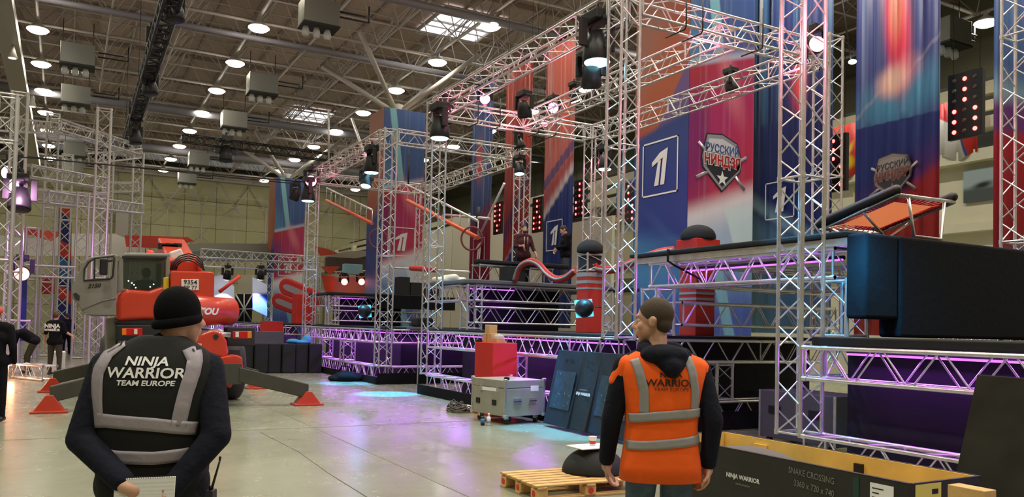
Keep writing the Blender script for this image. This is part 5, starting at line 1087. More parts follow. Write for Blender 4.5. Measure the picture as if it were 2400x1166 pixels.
# wheels
for y, x in ((.92, -17.5), (3.05, -17.5), (.92, -20.2), (3.05, -20.2)):
    MB().lathe((x, y - .22, .62), [(0, .3), (.02, .52), (.08, .61), (.22, .625), (.36, .61), (.42, .52), (.44, .3)], ax=(0, 1, 0), n=28).build('wheel', M['tyre'], cn)
    MB().lathe((x, y - .235 if y < 2 else y + .2, .62), [(0, .1), (.02, .3), (.03, .3)], ax=(0, 1, 0), n=20).build('hub', M['arm_green'], cn)
fd = [Vector((-17.5 + math.cos(a) * .78, 2.78, .62 + math.sin(a) * .78)) for a in [math.radians(v_) for v_ in range(0, 181, 15)]]
MB().path(fd, .05, n=8).build('fender_edge', M['white_plastic'], cn); fv = MB()
for i in range(12): fv.prism([fd[i] + Vector((0, -.2, 0)), fd[i + 1] + Vector((0, -.2, 0)), fd[i + 1] + Vector((0, .3, 0)), fd[i] + Vector((0, .3, 0))], (0, 0, .02))
fv.build('fender', M['crane_grey'], cn)
# turret, cowls
MB().lathe((-18, 1.95, 1.12), [(0, .7), (.2, .75), (.24, .75)], n=28).build('turret_ring', M['dark_frame'], cn)
PR([(274, 755), (272, 712), (278, 690), (296, 676), (350, 681), (376, 672), (400, 668), (470, 672), (470, 760), (400, 752), (340, 750)], -16.55, 1.5, 'left_cowl', 'orange_red', .09, 4)
PR([(270, 750), (400, 748), (470, 760), (468, 768), (270, 762)], -16.6, 1.4, 'cowl_seal', 'dark_frame', .03)
PR([(400, 640), (404, 636), (498, 638), (503, 642), (502, 704), (497, 708), (470, 706), (400, 702)], -16.4, 1.2, 'upper_cowl', 'orange_red', .06, 4)
a = cp(452, 728, -16.35); b2 = cp(547, 731, -16.7); MB().lathe(a, [(-.3, .05), (-.25, .24), (0, .29), ((b2 - a).length - .05, .27), ((b2 - a).length, .2)], ax=b2 - a, n=28).build('boom_tail', M['orange_red'], cn)
ad = (b2 - a).normalized(); text_mb('MANITOU', .17, a + ad * .02 + Vector((.285, 0, -.07)), ad, (0, 0, 1), sx=1.1, shear=.25, bold=.008, off=.03).build('lettering', M['white'], cn, fix=False)
PR([(425, 655), (466, 655), (466, 681), (425, 681)], -16.375, .02, 'number_plate', 'white_plastic', .004)
text_mb('9354', .12, cp(446, 667, -16.37), (0, 1, 0), (0, 0, 1), bold=.002).build('plate_number', M['black_plastic'], cn, fix=False); text_mb('BP 77', .10, cp(446, 679, -16.37), (0, 1, 0), (0, 0, 1), bold=.001).build('plate_number', M['black_plastic'], cn, fix=False)
PR([(383, 651), (396, 650), (396, 678), (383, 680)], -16.5, .1, 'yellow_plate', mat('yellow_paint', rgb(214, 178, 40), .5), .01)
# lower rear linkage and stabiliser housing
PR([(452, 800), (470, 784), (500, 774), (518, 778), (532, 800), (536, 830), (528, 840), (500, 835), (452, 818)], -16.1, .5, 'rear_linkage', 'orange_red', .04, 3); MB().tube(cp(506, 790, -16.08), cp(506, 790, -16.2), .05, n=14).build('pin_hole', M['dark_frame'], cn)
PR([(516, 838), (552, 832), (568, 838), (571, 868), (552, 878), (528, 872)], -16.0, .35, 'stabiliser_cover', 'orange_red', .03, 3); PR([(528, 872), (570, 866), (572, 884), (552, 892), (540, 912), (528, 905)], -16.05, .3, 'stabiliser_bracket', 'orange_red', .03)
text_mb('2150', .07, cp(462, 812, -16.08), (0, 1, 0), (0, 0, 1), shear=.2, bold=.003).build('lettering', M['white'], cn, fix=False)
MB().tube(cp(472, 780, -16.3), cp(540, 786, -16.3), .05, n=12).build('hydraulic_cylinder', M['alu'], cn)
# cab
PR([(284, 604), (292, 592), (398, 594), (398, 604)], -16.55, 1.6, 'cab_roof', 'crane_grey', .05, 3)
for pts in ([(280, 602), (290, 600), (288, 682), (274, 688)], [(388, 602), (398, 602), (398, 680), (388, 680)]): PR(pts, -16.55, .12, 'cab_pillar', 'crane_grey', .02)
for y in (cp(284, 640).y, cp(393, 640).y): MB().mm((-18.1, y - .05, 1.5), (-17.98, y + .05, 2.75)).build('cab_pillar', M['crane_grey'], cn)
PR([(289, 604), (389, 606), (389, 668), (376, 671), (350, 680), (289, 677)], -16.57, .02, 'rear_window', 'dark_glass', .004)
PR([(286, 600), (391, 602), (391, 607), (286, 606)], -16.54, .04, 'window_seal', 'dark_frame', .004); MB().mm((-18.1, cp(284, 640).y, 1.35), (-16.7, cp(393, 640).y, 1.6)).build('cab_floor', M['dark_frame'], cn)
c = cp(352, 600, -16.9); MB().lathe(c - Vector((0, 0, .02)), [(0, .05), (.02, .07), (.1, .065), (.13, .03)], n=14).build('beacon', mat('red_beacon', rgb(200, 30, 30), .3, em=(.8, .05, .04, 1), es=.5), cn)
MB().tube(cp(341, 596, -16.9), cp(341, 581, -16.9), .008).tube(cp(300, 598, -16.7), cp(300, 590, -16.7), .012).tube(cp(345, 598, -16.8), cp(330, 597, -16.8), .03).build('roof_aerial', M['black_metal'], cn)
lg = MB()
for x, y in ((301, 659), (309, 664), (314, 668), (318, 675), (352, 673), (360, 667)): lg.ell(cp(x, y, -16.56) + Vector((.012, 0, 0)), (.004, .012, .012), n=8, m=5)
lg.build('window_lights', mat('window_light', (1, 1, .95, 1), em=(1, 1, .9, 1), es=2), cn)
# boom rising away and hoses
bo = MB(); a = cp(420, 640, -17.2); b2 = cp(392, 585, -19.5); bo.prism([a + Vector((0, -.2, -.3)), a + Vector((0, .35, -.3)), a + Vector((0, .35, .25)), a + Vector((0, -.2, .25))], b2 - a); bevel(bo.build('boom', M['orange_red'], cn), .03)
PR([(396, 592), (425, 582), (436, 610), (440, 638), (408, 638)], -17.4, .3, 'boom_flank', 'white_plastic', .03); PR([(374, 588), (400, 574), (416, 585), (412, 604), (390, 606)], -18.8, .4, 'boom_joint', 'orange_red', .03)
hh = MB(); 
for i in range(5): c = cp(380 + i * 9, 578 + (i % 2) * 4, -18.6); hh.box(c, (.12, .16, .12))
hh.build('valve_block', M['black_metal'], cn)
for k in range(4):
    hs = MB(); hs.path([cp(400 + k * 4, 634, -16.9 - .06 * k), cp(404 + k * 4, 616 + 2 * k, -16.9 - .06 * k), cp(420 + k * 2, 601 + k * 4, -17), cp(442, 595 + 5 * k, -17), cp(462 - k * 2, 600 + 5 * k, -17), cp(474 - k * 3, 612 + 3 * k, -16.9), cp(477 + k, 634, -16.9)], .016, n=8); hs.build('hydraulic_hose', M['black_plastic'], cn)
PR([(462, 604), (470, 604), (474, 636), (464, 636)], -17.1, .15, 'red_lever', 'orange_red', .02); MB().tube(cp(515, 684, -17.6), cp(562, 648, -17.8), .04, n=8).build('red_pole', M['red_foam'], cn)
# door (open), with window hole
dX = -16.2
do = thing('telehandler_door', 'x', 'door', (0, 0, 0)) if 0 else None
outl = [(166, 676), (184, 640), (192, 616), (210, 603), (270, 596), (276, 600), (272, 742), (215, 742), (194, 734), (184, 716), (170, 700)]
hole = [(197, 658), (198, 632), (207, 616), (222, 606), (266, 601), (268, 606), (264, 648), (258, 654)]
bmh = bmesh.new(); V0 = [bmh.verts.new(cp(x, y, dX) - ORG['telehandler']) for x, y in outl]; V1 = [bmh.verts.new(cp(x, y, dX) - ORG['telehandler']) for x, y in hole]
for L_ in (V0, V1):
    for i in range(len(L_)): bmh.edges.new((L_[i], L_[(i + 1) % len(L_)]))
bmesh.ops.triangle_fill(bmh, use_beauty=True, edges=list(bmh.edges)); ext = bmesh.ops.extrude_face_region(bmh, geom=list(bmh.faces)); bmesh.ops.translate(bmh, verts=[g_ for g_ in ext['geom'] if isinstance(g_, bmesh.types.BMVert)], vec=(-.09, 0, 0)); bmesh.ops.recalc_face_normals(bmh, faces=bmh.faces)
dme = bpy.data.meshes.new('cab_door'); bmh.to_mesh(dme); bmh.free(); dme.materials.append(M['crane_grey']); dob = bpy.data.objects.new('cab_door', dme); COL.objects.link(dob); dob.parent = cn; ORG[dob.name] = ORG['telehandler']; bevel(dob, .02, 3)
MB().prism([cp(x, y, dX - .05) for x, y in hole], (-.006, 0, 0)).build('window_pane', M['pane'], dob)
hm = [cp(x, y, dX + .01) for x, y in hole]; MB().path(hm, .018, n=6, closed=True).tube(cp(222, 606, dX), cp(221, 656, dX), .014, n=6).build('window_seal', M['dark_frame'], dob)
MB().prism([cp(x, y, dX + .012) for x, y in ((171, 690), (178, 686), (187, 694), (186, 705), (178, 703))], (-.02, 0, 0)).build('door_handle', M['dark_frame'], dob)
MB().path([cp(x, y, dX + .008) for x, y in ((272, 699), (240, 706), (210, 718), (191, 727), (196, 736), (220, 738), (271, 738))], .012, n=6).build('panel_crease', mat('crease_grey', rgb(112, 110, 102), .5), dob)
text_mb('2150', .1, cp(220, 675, dX), (0, 1, .12), (0, 0, 1), shear=.3, bold=.003, off=.012).build('lettering', M['black_plastic'], dob, fix=False)
MB().tube(cp(262, 612, dX), cp(247, 612, dX + .3), .02).build('mirror_arm', M['black_metal'], cn); bevel(MB().box(cp(243, 626, dX + .3), (.08, .13, .3)).build('mirror', M['black_plastic'], cn), .03, 3)
PR([(248, 745), (272, 742), (275, 815), (250, 825)], -16.9, .5, 'step_panel', 'crane_grey', .03)
# stabiliser legs with pads
def leg(y0, p, q, lab_n):
    m_ = MB(); p = Vector(p); q = Vector(q); d = (q - p); hh_ = .14
    m_.prism([p + Vector((.11, 0, -hh_)), p + Vector((.11, 0, hh_)), p + Vector((-.11, 0, hh_)), p + Vector((-.11, 0, -hh_))], d); bevel(m_.build('stabiliser_leg', M['arm_green'], cn), .015)
    s = 1 if d.y > 0 else -1; f = q
    ft = MB(); ft.prism([f + Vector((.16, -.05, .0)), f + Vector((.16, .05, .0)), Vector((f.x + .16, f.y + .24, .02)), Vector((f.x + .16, f.y - .24, .02))], (-.32, 0, 0)); ft.box((f.x, f.y, .02), (.42, .56, .035)); bevel(ft.build('foot_pad', M['orange_red'], cn), .01)
leg(0, (-15.95, 1.1, .62), (-15.75, -.18, .30), ''); leg(0, (-15.95, 2.9, .60), (-15.85, 4.2, .27), ''); leg(0, (-20.1, 1.1, .62), (-20.0, -.18, .30), ''); leg(0, (-20.1, 2.9, .62), (-20.0, 4.1, .3), '')
MB().mm((-16.2, 1.05, .42), (-15.85, 2.95, .80)).build('stabiliser_beam', M['arm_green'], cn)

# small side table between the stages with a black fuzzy box
bc_ = aY(958, 771, 8.3); tt = thing('side_table', 'dark low table between the left and the middle stage', 'table', (bc_.x, 8.6, 0)); bevel(MB().mm((bc_.x - .75, 8.2, 1.49), (bc_.x + .75, 9.0, 1.55)).build('table_top', M['grey_mat'], tt), .01)
for a_ in (-.6, .6):
    for y_ in (8.35, 8.85): MB().tube((bc_.x + a_, y_, 0), (bc_.x + a_, y_, 1.49), .02, n=6).build('leg', M['alu'], tt)
o = MB().mm((bc_.x + .12, 8.3, 1.555), (bc_.x + .68, 8.75, 1.80)).build('black_box', mat('fuzzy_black', rgb(14, 14, 15), .95, bump=1, bscale=60)); bevel(o, .06, 3); tag(o, 'black fuzzy box on the table left of the tower by floor pool', 'box')
# grey-white rolled sheet at the left end of the raised tier, foam end roll
tag(smooth_union(MB().cap((-18.3, 7.9, 2.72), (-17.9, 8.5, 2.72), .08).cap((-18.25, 8.1, 2.74), (-18.0, 8.3, 2.78), .1).build('rolled_sheet', M['white_plastic']), .02), 'crumpled white sheet on the left end of the raised tier', 'sheet')
# ================================================================== PEOPLE
from mathutils.bvhtree import BVHTree
V3 = Vector
def head(mb, c, q, ears=True):
    def T(p): return c + q @ V3(p)
    mb.ell(T((0, -.012, .028)), (.074, .094, .092), q, n=24, m=14); mb.ell(T((0, .026, -.045)), (.057, .062, .070), q, n=20, m=12)
    mb.ell(T((0, .052, -.098)), (.030, .028, .022), q); mb.cap(T((0, .084, .004)), T((0, .108, -.034)), .008, .012); mb.ell(T((0, .093, -.040)), (.018, .014, .010), q)
    mb.cap(T((-.034, .076, .024)), T((.034, .076, .024)), .013)
    for s in (-1, 1):
        mb.ell(T((.036 * s, .058, -.030)), (.024, .022, .026), q); mb.ell(T(((.076 if ears else .055) * s, -.008, -.008)), (.010, .020, .031), q @ Matrix.Rotation(.25 * s, 3, 'Z')); mb.ell(T(((.079 if ears else .055) * s, -.012, .004)), (.010, .022, .020), q @ Matrix.Rotation(.35 * s, 3, 'Z'))
    mb.cap(T((-.018, .083, -.062)), T((.018, .083, -.062)), .0075); mb.cap(T((-.016, .081, -.075)), T((.016, .081, -.075)), .0085)
def hand(mb, w, d, pn, side, curl=.5, s=1.0):
    """w wrist, d pointing direction, pn palm normal, side +1 when the thumb lies along d x pn"""
    d = V3(d).normalized(); pn = V3(pn); pn = (pn - d * pn.dot(d)).normalized(); t = d.cross(pn) * side
    def P(a, b2, c): return w + d * (a * s) + t * (b2 * s) + pn * (c * s)
    mb.cap(w - d * .02, P(.03, 0, 0), .026 * s, .03 * s)
    for k in (-.028, -.010, .009, .027): mb.cap(P(.015, k * .8, 0), P(.08, k, 0), .0135 * s, .0115 * s, n=8)
    for k, L, cu in ((-.030, .066, 1.15), (-.010, .08, 1.05), (.010, .086, 1.0), (.030, .078, .92)):
        p = P(.085, k, .0); ang = .25 * curl; r = .0088 * s
        for j, f in enumerate((.45, .3, .25)):
            ang += curl * cu * (.55 if j else .4); q = p + (d * math.cos(ang) + pn * math.sin(ang)) * (L * f * s); mb.cap(p, q, r, r * .93, n=8); p = q; r *= .93
    p = P(.02, .026, .006); q = P(.052, .05, .016); mb.cap(p, q, .0135 * s, .0115 * s, n=8); r_ = q + (d * .75 + t * .25 + pn * (.35 + .4 * curl)).normalized() * .03 * s; mb.cap(q, r_, .011 * s, .0098 * s, n=8); mb.cap(r_, r_ + (d * .85 + pn * .3 * curl - t * .1).normalized() * .022 * s, .0095 * s, .0085 * s, n=8)
def sring(z, cx, cy, a, b2, n=48, e=2.4):
    out = []
    for k in range(n):
        t = 2 * math.pi * k / n; c, s = math.cos(t), math.sin(t); out.append(V3((cx + a * abs(c) ** (2 / e) * (1 if c >= 0 else -1), cy + b2 * abs(s) ** (2 / e) * (1 if s >= 0 else -1), z)))
    return out
def person(name, label, base, yaw, J, C, vox=.02, grp=None, scale=1.0, group_cat='person'):
    """J: joints in a frame that faces +Y; C: clothes. The body is one continuous mesh, clothes and hair are parts."""
    base = V3(base); Rz = Matrix.Rotation(yaw, 3, 'Z'); t = thing(name, label, group_cat, base, grp)
    def W(p): return base + Rz @ (V3(p) * scale)
    def WD(p): return Rz @ V3(p)
    j = {k: W(v_) for k, v_ in J.items() if k not in ('hq', 'hands')}
    hq = Rz @ J['hq'] if 'hq' in J else Rz
    fat = C.get('fat', 1.0); sc_ = scale
    def trunk(mb, g):
        mb.cap(j['pel'], j['chest'], .125 * fat * sc_ + g, .135 * fat * sc_ + g, n=16); side = (j['shR'] - j['shL'])
        mb.cap(j['shL'] * .82 + j['shR'] * .18, j['shR'] * .82 + j['shL'] * .18, .075 * sc_ + g, n=14); mb.cap(j['chest'] - side * .18, j['chest'] + side * .18, .115 * fat * sc_ + g, n=14); mb.cap(j['chest'], j['neck'], .1 * sc_ + g, .055 * sc_ + g * .5, n=14)
        mb.cap(j['hipL'], j['hipR'], .105 * fat * sc_ + g, n=14)
    def arm(mb, s, g, upto=1.0):
        mb.cap(j['sh' + s], j['el' + s], .052 * sc_ + g, .042 * sc_ + g, n=12)
        if upto > 0: mb.cap(j['el' + s], j['el' + s].lerp(j['wr' + s], upto), .041 * sc_ + g, (.041 - .013 * upto) * sc_ + g, n=12)
    def legs(mb, g, lo=1.0):
        for s in 'LR': mb.cap(j['hip' + s], j['kn' + s], .085 * fat ** .5 * sc_ + g, .058 * sc_ + g, n=14); mb.cap(j['kn' + s], j['kn' + s].lerp(j['an' + s], lo), .056 * sc_ + g, (.056 - .018 * lo) * sc_ + g * 1.2, n=14)
    mb = MB(); trunk(mb, 0); legs(mb, 0); [arm(mb, s, 0) for s in 'LR']; mb.cap(j['neck'] - V3((0, 0, .03)), j['head'] + hq @ V3((0, -.025, -.07 * sc_)), .056 * sc_, .052 * sc_, n=16); head(mb, j['head'], hq, C.get('ears', True))
    for s in 'LR':
        h = J.get('hands', {}).get(s, ((0, .15, -1), (-1 if s == 'R' else 1, 0, 0), .6)); hd = WD(h[0]); pn = WD(h[1]); sd = h[3] if len(h) > 3 else (1 if s == 'L' else -1)
        hand(mb, j['wr' + s], hd, pn, sd, h[2], sc_)
        mb.cap(j['an' + s], j['an' + s] + WD((0, .14, -.03)), .035, .03, n=10)
    smooth_union(mb.build('body', M['skin'], t), vox, 4 if vox < .01 else 3)
    if 'trousers' in C: mb = MB(); legs(mb, .014, .97); mb.cap(j['hipL'], j['hipR'], .105 * fat * sc_ + .014, n=14); mb.cap(j['pel'], j['pel'] + (j['chest'] - j['pel']) * .12, .12 * fat * sc_ + .014, n=14); smooth_union(mb.build('trousers', C['trousers'], t), max(vox, .011), 3)
    if 'shirt' in C:
        mb = MB(); trunk(mb, .02); [arm(mb, s, .016 if C.get('sleeve', .94) > .5 else .014, C.get('sleeve', .94)) for s in 'LR']
        if C.get('hood'): mb.ell(j['neck'] + WD((0, -.075, .0)), (.11, .075, .075)); mb.ell(j['neck'] + WD((0, -.09, -.07)), (.085, .06, .09))
        smooth_union(mb.build('jacket' if C.get('hood') else 'shirt', C['shirt'], t), max(vox, .011), 4)
    sh = C.get('shoes', M['black_plastic'])
    for s in 'LR':
        a = j['an' + s]; mb = MB(); f = WD((0, 1, 0)); zb_ = -.065 * sc_; mb.cap(a + V3((0, 0, zb_ + .042)) - f * .05, a + V3((0, 0, zb_ + .038)) + f * .13, .042, .038, n=12); mb.cap(a, a + V3((0, 0, zb_ + .05)), .05, .048, n=12); smooth_union(mb.build('shoe', sh, t), .012, 3)
    c = j['head']
    if 'hair' in C: mb = MB(); mb.ell(c + hq @ V3((0, -.020, .040)), (.081, .097, .090), hq, n=24, m=14); mb.ell(c + hq @ V3((0, -.055, -.015)), (.068, .052, .055), hq); smooth_union(mb.build('hair', C['hair'], t), min(vox, .009), 3)
    if 'cap' in C: mb = MB(); mb.ell(c + hq @ V3((0, -.010, .040)), (.088, .106, .085), hq, n=24, m=12, z0=-.35); mb.build('cap', C['cap'], t)
    if vox < .03:
        for s in (-1, 1):
            e = c + hq @ V3((.030 * s, .0695, .004)); MB().ell(e, (.0125, .0125, .0115), n=12, m=8).build('eye', M['white_plastic'], t); MB().ell(e + hq @ V3((0, .0085, 0)), (.0055, .0055, .0055), n=10, m=6).build('iris', M['dark_frame'], t)
    return t, j, W, WD, hq
def stand(**k):
    J = dict(pel=(0, 0, .96), chest=(0, 0, 1.28), neck=(0, 0, 1.49), head=(0, .02, 1.64), shL=(-.19, 0, 1.43), shR=(.19, 0, 1.43), elL=(-.25, -.03, 1.14), elR=(.25, -.03, 1.14), wrL=(-.25, .06, .90), wrR=(.25, .06, .90),
             hipL=(-.09, 0, .93), hipR=(.09, 0, .93), knL=(-.11, .02, .50), knR=(.11, .02, .50), anL=(-.12, 0, .08), anR=(.12, 0, .08)); J.update(k); return J
VIEW = math.atan2(FW.y, FW.x) - math.pi / 2     # yaw of someone facing straight away from the camera
RZ = lambda a: Matrix.Rotation(math.radians(a), 3, 'Z')
def vest(t, W, Rz, rings, m, hem, neck, cy=0.0, thick=.0):
    mb = MB(); mb.loft([[W(p) for p in sring(*r)] for r in rings]); o = mb.build('vest', m, t); bv = BVHTree.FromPolygons([tuple(v_) for v_ in mb.v], mb.f); return o, bv
def stripes(t, bv, W, WD, polys, m, nm, off=.006):
    """bands given as centre lines (x, z) with a width; dropped on the back of the vest"""
    for pts, wd in polys:
        mb = MB(); top = []; n = 26; P = [V3((x, 0, z)) for x, z in pts]; L = [0]
        for a, b2 in zip(P, P[1:]): L.append(L[-1] + (b2 - a).length)
        rows_ = []
        for i in range(n + 1):
            s = L[-1] * i / n; k = max(q for q in range(len(P) - 1) if L[q] <= s + 1e-9); f = (s - L[k]) / (L[k + 1] - L[k]); c = P[k].lerp(P[k + 1], f); d = (P[k + 1] - P[k]).normalized(); nn = V3((-d.z, 0, d.x)); row = []
            for u in (-.5, -.25, 0, .25, .5):
                p = c + nn * (u * wd); o = W((p.x, -.6, p.z)); hit = bv.ray_cast(o, WD((0, 1, 0)))
                if hit[0] is None: hit = bv.find_nearest(W((p.x, -.1, p.z)))
                nv = hit[1]; nv = nv if nv.dot(WD((0, -1, 0))) > -.2 else -nv; row.append(hit[0] + nv * off)
            rows_.append(row)
        vs = [p for r in rows_ for p in r]; mb.add(vs, [(i * 5 + k, i * 5 + k + 1, (i + 1) * 5 + k + 1, (i + 1) * 5 + k) for i in range(n) for k in range(4)], True)
        o = mb.build(nm, m, t); s_ = o.modifiers.new('solid', 'SOLIDIFY'); s_.thickness = .004; s_.offset = -1
def print_on(t, bv, W, WD, txt, size, x, z, m, sx=1.0, bold=0, shear=0, off=.006, nm='lettering', align='CENTER'):
    vs, fs = text_verts(txt, size, shear, bold, align); out = []
    for v_ in vs:
        o = W((x + v_.x * sx, -.6, z + v_.y)); hit = bv.ray_cast(o, WD((0, 1, 0)))
        p = hit[0] if hit[0] is not None else W((x + v_.x * sx, -.15, z + v_.y)); out.append(p + WD((0, -1, 0)) * off)
    mb = MB(); mb.add(out, fs); mb.build(nm, m, t, fix=False)
# --- man with black vest, back to us
b1 = aD(372, 748, 3.32); b1.z = 0
J1 = stand(pel=(0, 0, 1.0), chest=(-.005, 0, 1.30), neck=(.015, .01, 1.50), head=(.072, .05, 1.635), shL=(-.195, 0, 1.42), shR=(.20, 0, 1.42), elL=(-.245, -.10, 1.14), elR=(.27, -.11, 1.16), wrL=(.0, -.28, .985), wrR=(.10, -.22, .93),
           hipL=(-.1, 0, .95), hipR=(.1, 0, .95), hq=RZ(-42), hands={'L': ((1, -.1, -.25), (0, -1, .1), .55, 1), 'R': ((-.6, -.1, -.6), (0, -.9, .1), .9)})
t1, j1, W1, WD1, hq1 = person('person', 'man seen from behind in black vest with grey bands, black knit hat and notebook', b1, VIEW + math.radians(7), J1, {'trousers': M['jeans'], 'shirt': M['navy'], 'ears': False, 'fat': 1.0, 'sleeve': .86}, vox=.006)
r1 = [(.865, 0, 0, .205, .155), (.95, 0, 0, .21, .160), (1.05, 0, -.0, .215, .168), (1.15, 0, -.0, .222, .172), (1.27, 0, 0, .235, .172), (1.37, 0, .0, .245, .160), (1.43, 0, .0, .242, .142), (1.475, .005, .0, .215, .118), (1.51, .01, .0, .160, .098), (1.535, .012, .005, .112, .085), (1.55, .015, .005, .085, .075)]
v1, bv1 = vest(t1, W1, None, r1, M['black_vest'], 0, 0)
stripes(t1, bv1, W1, WD1, [([(-.17, 1.19), (-.182, 1.30), (-.186, 1.40), (-.160, 1.475), (-.115, 1.525)], .052), ([(.130, 1.20), (.150, 1.32), (.170, 1.41), (.172, 1.46), (.145, 1.505)], .052), ([(-.175, 1.222), (-.05, 1.215), (.05, 1.208), (.19, 1.188)], .052), ([(-.185, 1.10), (-.1, 1.082), (.05, 1.078), (.17, 1.09)], .050)], M['reflect'], 'reflective_band')
print_on(t1, bv1, W1, WD1, 'NINJA', .048, .0, 1.436, M['white'], sx=1.25, bold=.0012, shear=.12); print_on(t1, bv1, W1, WD1, 'WARRIOR', .056, .0, 1.388, M['white'], sx=1.14, bold=.0012, shear=.05); print_on(t1, bv1, W1, WD1, 'TEAM EUROPE', .028, .005, 1.358, M['white'], sx=1.2, bold=.0008, shear=.12)
hc = j1['head']; mb = MB(); mb.ell(hc + hq1 @ V3((0, -.014, .020)), (.080, .098, .104), hq1, n=32, m=18, z0=-.5); smooth_union(mb.build('knit_hat', M['beanie'], t1), .008, 3)
mb = MB(); mb.path([hc + hq1 @ V3((.0765 * math.cos(a), -.014 + .094 * math.sin(a), -.022 + .018 * math.sin(a))) for a in [i * math.pi / 16 for i in range(32)]], .010, n=8, flat=2, closed=True, upv=(0, 0, 1)); mb.build('hat_cuff', M['beanie'], t1)
# collar
mb = MB(); mb.path([j1['neck'] + WD1((.082 * math.cos(a), .072 * math.sin(a), .035)) for a in [i * math.pi / 12 for i in range(24)]], .016, n=8, closed=True, upv=(0, 0, 1)); mb.build('collar', M['black_vest'], t1)
# notebook held behind the back, radio on the hip
nb = thing('notebook', 'white open notebook held behind the back of man in black vest', 'notebook', W1((0, -.32, .9)))
pA, pB = aD(269, 1124, 3.02), aD(411, 1118, 2.99); dn = V3((0, 0, -.155)) + FW * -.012; bevel(MB().prism([pA, pB, pB + dn, pA + dn], WD1((0, .008, 0))).build('pages', M['paper'], nb), .001)
mb = MB(); k = 26
for i in range(k): c = pA.lerp(pB, (i + .5) / k); mb.path([c + V3((0, 0, .0055 * math.sin(a))) + WD1((0, .004 + .0055 * math.cos(a), 0)) for a in [q * math.pi / 4 for q in range(8)]], .0008, n=4, closed=True)
mb.build('wire_binding', M['black_metal'], nb); rl = MB(); nvv = WD1((0, -.0006, 0))
for i in range(9): a = pA + dn * (.12 + .09 * i); b2 = pB + dn * (.12 + .09 * i); rl.prism([a + nvv, b2 + nvv, b2 + nvv + dn * .004, a + nvv + dn * .004], nvv * .2)
rl.build('ruled_lines', mat('rule_blue', rgb(190, 196, 206), .8), nb)
rd = thing('two_way_radio', 'black two-way radio with aerial on the hip of man in black vest', 'radio', aD(495, 1166, 3.2)); c = aD(494, 1160, 3.2)
bevel(MB().box(c - V3((0, 0, .035)), (.032, .056, .11), WD1 and (Matrix.Rotation(VIEW, 3, 'Z'))).build('body', M['black_plastic'], rd), .006); MB().tube(c + V3((0, 0, .01)), aD(516, 1078, 3.2), .006, .0035, n=8).cap(aD(515.5, 1078, 3.2), aD(516, 1073, 3.2), .005, n=8).build('aerial', M['black_plastic'], rd); MB().tube(c + V3((0, 0, .015)), c + V3((0, 0, .035)), .008).build('knob', M['black_plastic'], rd)
# --- man with orange vest
b2_ = aD(1553, 773, 4.4); b2_.z = 0
J2 = stand(pel=(0, 0, .98), chest=(0, 0, 1.27), neck=(-.02, .01, 1.48), head=(-.045, .045, 1.668), shL=(-.20, 0, 1.42), shR=(.20, .0, 1.41), elL=(-.265, .02, 1.13), elR=(.265, -.06, 1.14), wrL=(-.275, .12, .885), wrR=(.255, -.02, .895), knL=(-.10, .12, .53), anL=(-.1, .05, .1), knR=(.1, .03, .5), anR=(.12, -.2, .12),
           hq=RZ(70), hands={'L': ((.12, .2, -1), (.9, -.2, .1), .8), 'R': ((-.1, .15, -1), (-1, -.1, 0), .9)})
t2, j2, W2, WD2, hq2 = person('person', 'man in orange high visibility vest over dark hoodie, head turned to the left', b2_, VIEW + math.radians(2), J2, {'trousers': M['jeans'], 'shirt': M['navy'], 'hair': M['hair'], 'fat': .86, 'sleeve': .93}, vox=.006)
r2 = [(.815, 0, 0, .222, .155), (.90, 0, 0, .215, .155), (1.0, 0, 0, .200, .152), (1.1, 0, 0, .193, .150), (1.2, 0, 0, .200, .150), (1.3, 0, 0, .220, .152), (1.38, 0, 0, .238, .148), (1.43, 0, 0, .240, .134), (1.47, 0, 0, .212, .116), (1.495, -.01, .0, .160, .1), (1.515, -.015, .0, .11, .085)]
v2, bv2 = vest(t2, W2, None, r2, M['orange_vest'], 0, 0)
stripes(t2, bv2, W2, WD2, [([(-.118, 1.18), (-.122, 1.30), (-.150, 1.41), (-.168, 1.46)], .046), ([(.150, 1.20), (.150, 1.30), (.130, 1.41), (.105, 1.478)], .046), ([(-.185, 1.150), (-.05, 1.168), (.08, 1.180), (.185, 1.186)], .048), ([(-.195, 1.005), (-.05, 1.018), (.08, 1.032), (.19, 1.045)], .048)], M['reflect2'], 'reflective_band')
dkp = mat('dark_print', rgb(60, 34, 30), .8)
print_on(t2, bv2, W2, WD2, 'NINJA', .036,   .015, 1.372, dkp, sx=1.2, bold=.0012); print_on(t2, bv2, W2, WD2, 'WARRIOR', .052, .015, 1.325, dkp, sx=1.12, bold=.0012); print_on(t2, bv2, W2, WD2, 'TEAM EUROPE', .024, .02, 1.300, dkp, sx=1.2)
mb = MB(); mb.ell(W2((-.01, -.09, 1.485)), (.13, .085, .06), Matrix.Rotation(VIEW, 3, 'Z')); mb.cap(W2((-.10, -.03, 1.50)), W2((.02, -.15, 1.43)), .05, .05); mb.cap(W2((.10, -.05, 1.48)), W2((.02, -.15, 1.42)), .05, .05); mb.cap(W2((.0, -.12, 1.45)), W2((.02, -.152, 1.40)), .06, .035); mb.cap(W2((-.09, .03, 1.52)), W2((.08, .03, 1.51)), .045)
smooth_union(mb.build('hood', M['navy'], t2), .008, 5); mb = MB()
mb.cap(W2((-.19, -.01, 1.415)), W2((-.245, .0, 1.34)), .072, .045); smooth_union(mb.build('vest_shoulder', M['orange_vest'], t2), .01, 4); mb = MB(); mb.cap(W2((.19, -.01, 1.405)), W2((.24, -.01, 1.33)), .072, .045); smooth_union(mb.build('vest_shoulder', M['orange_vest'], t2), .01, 4)
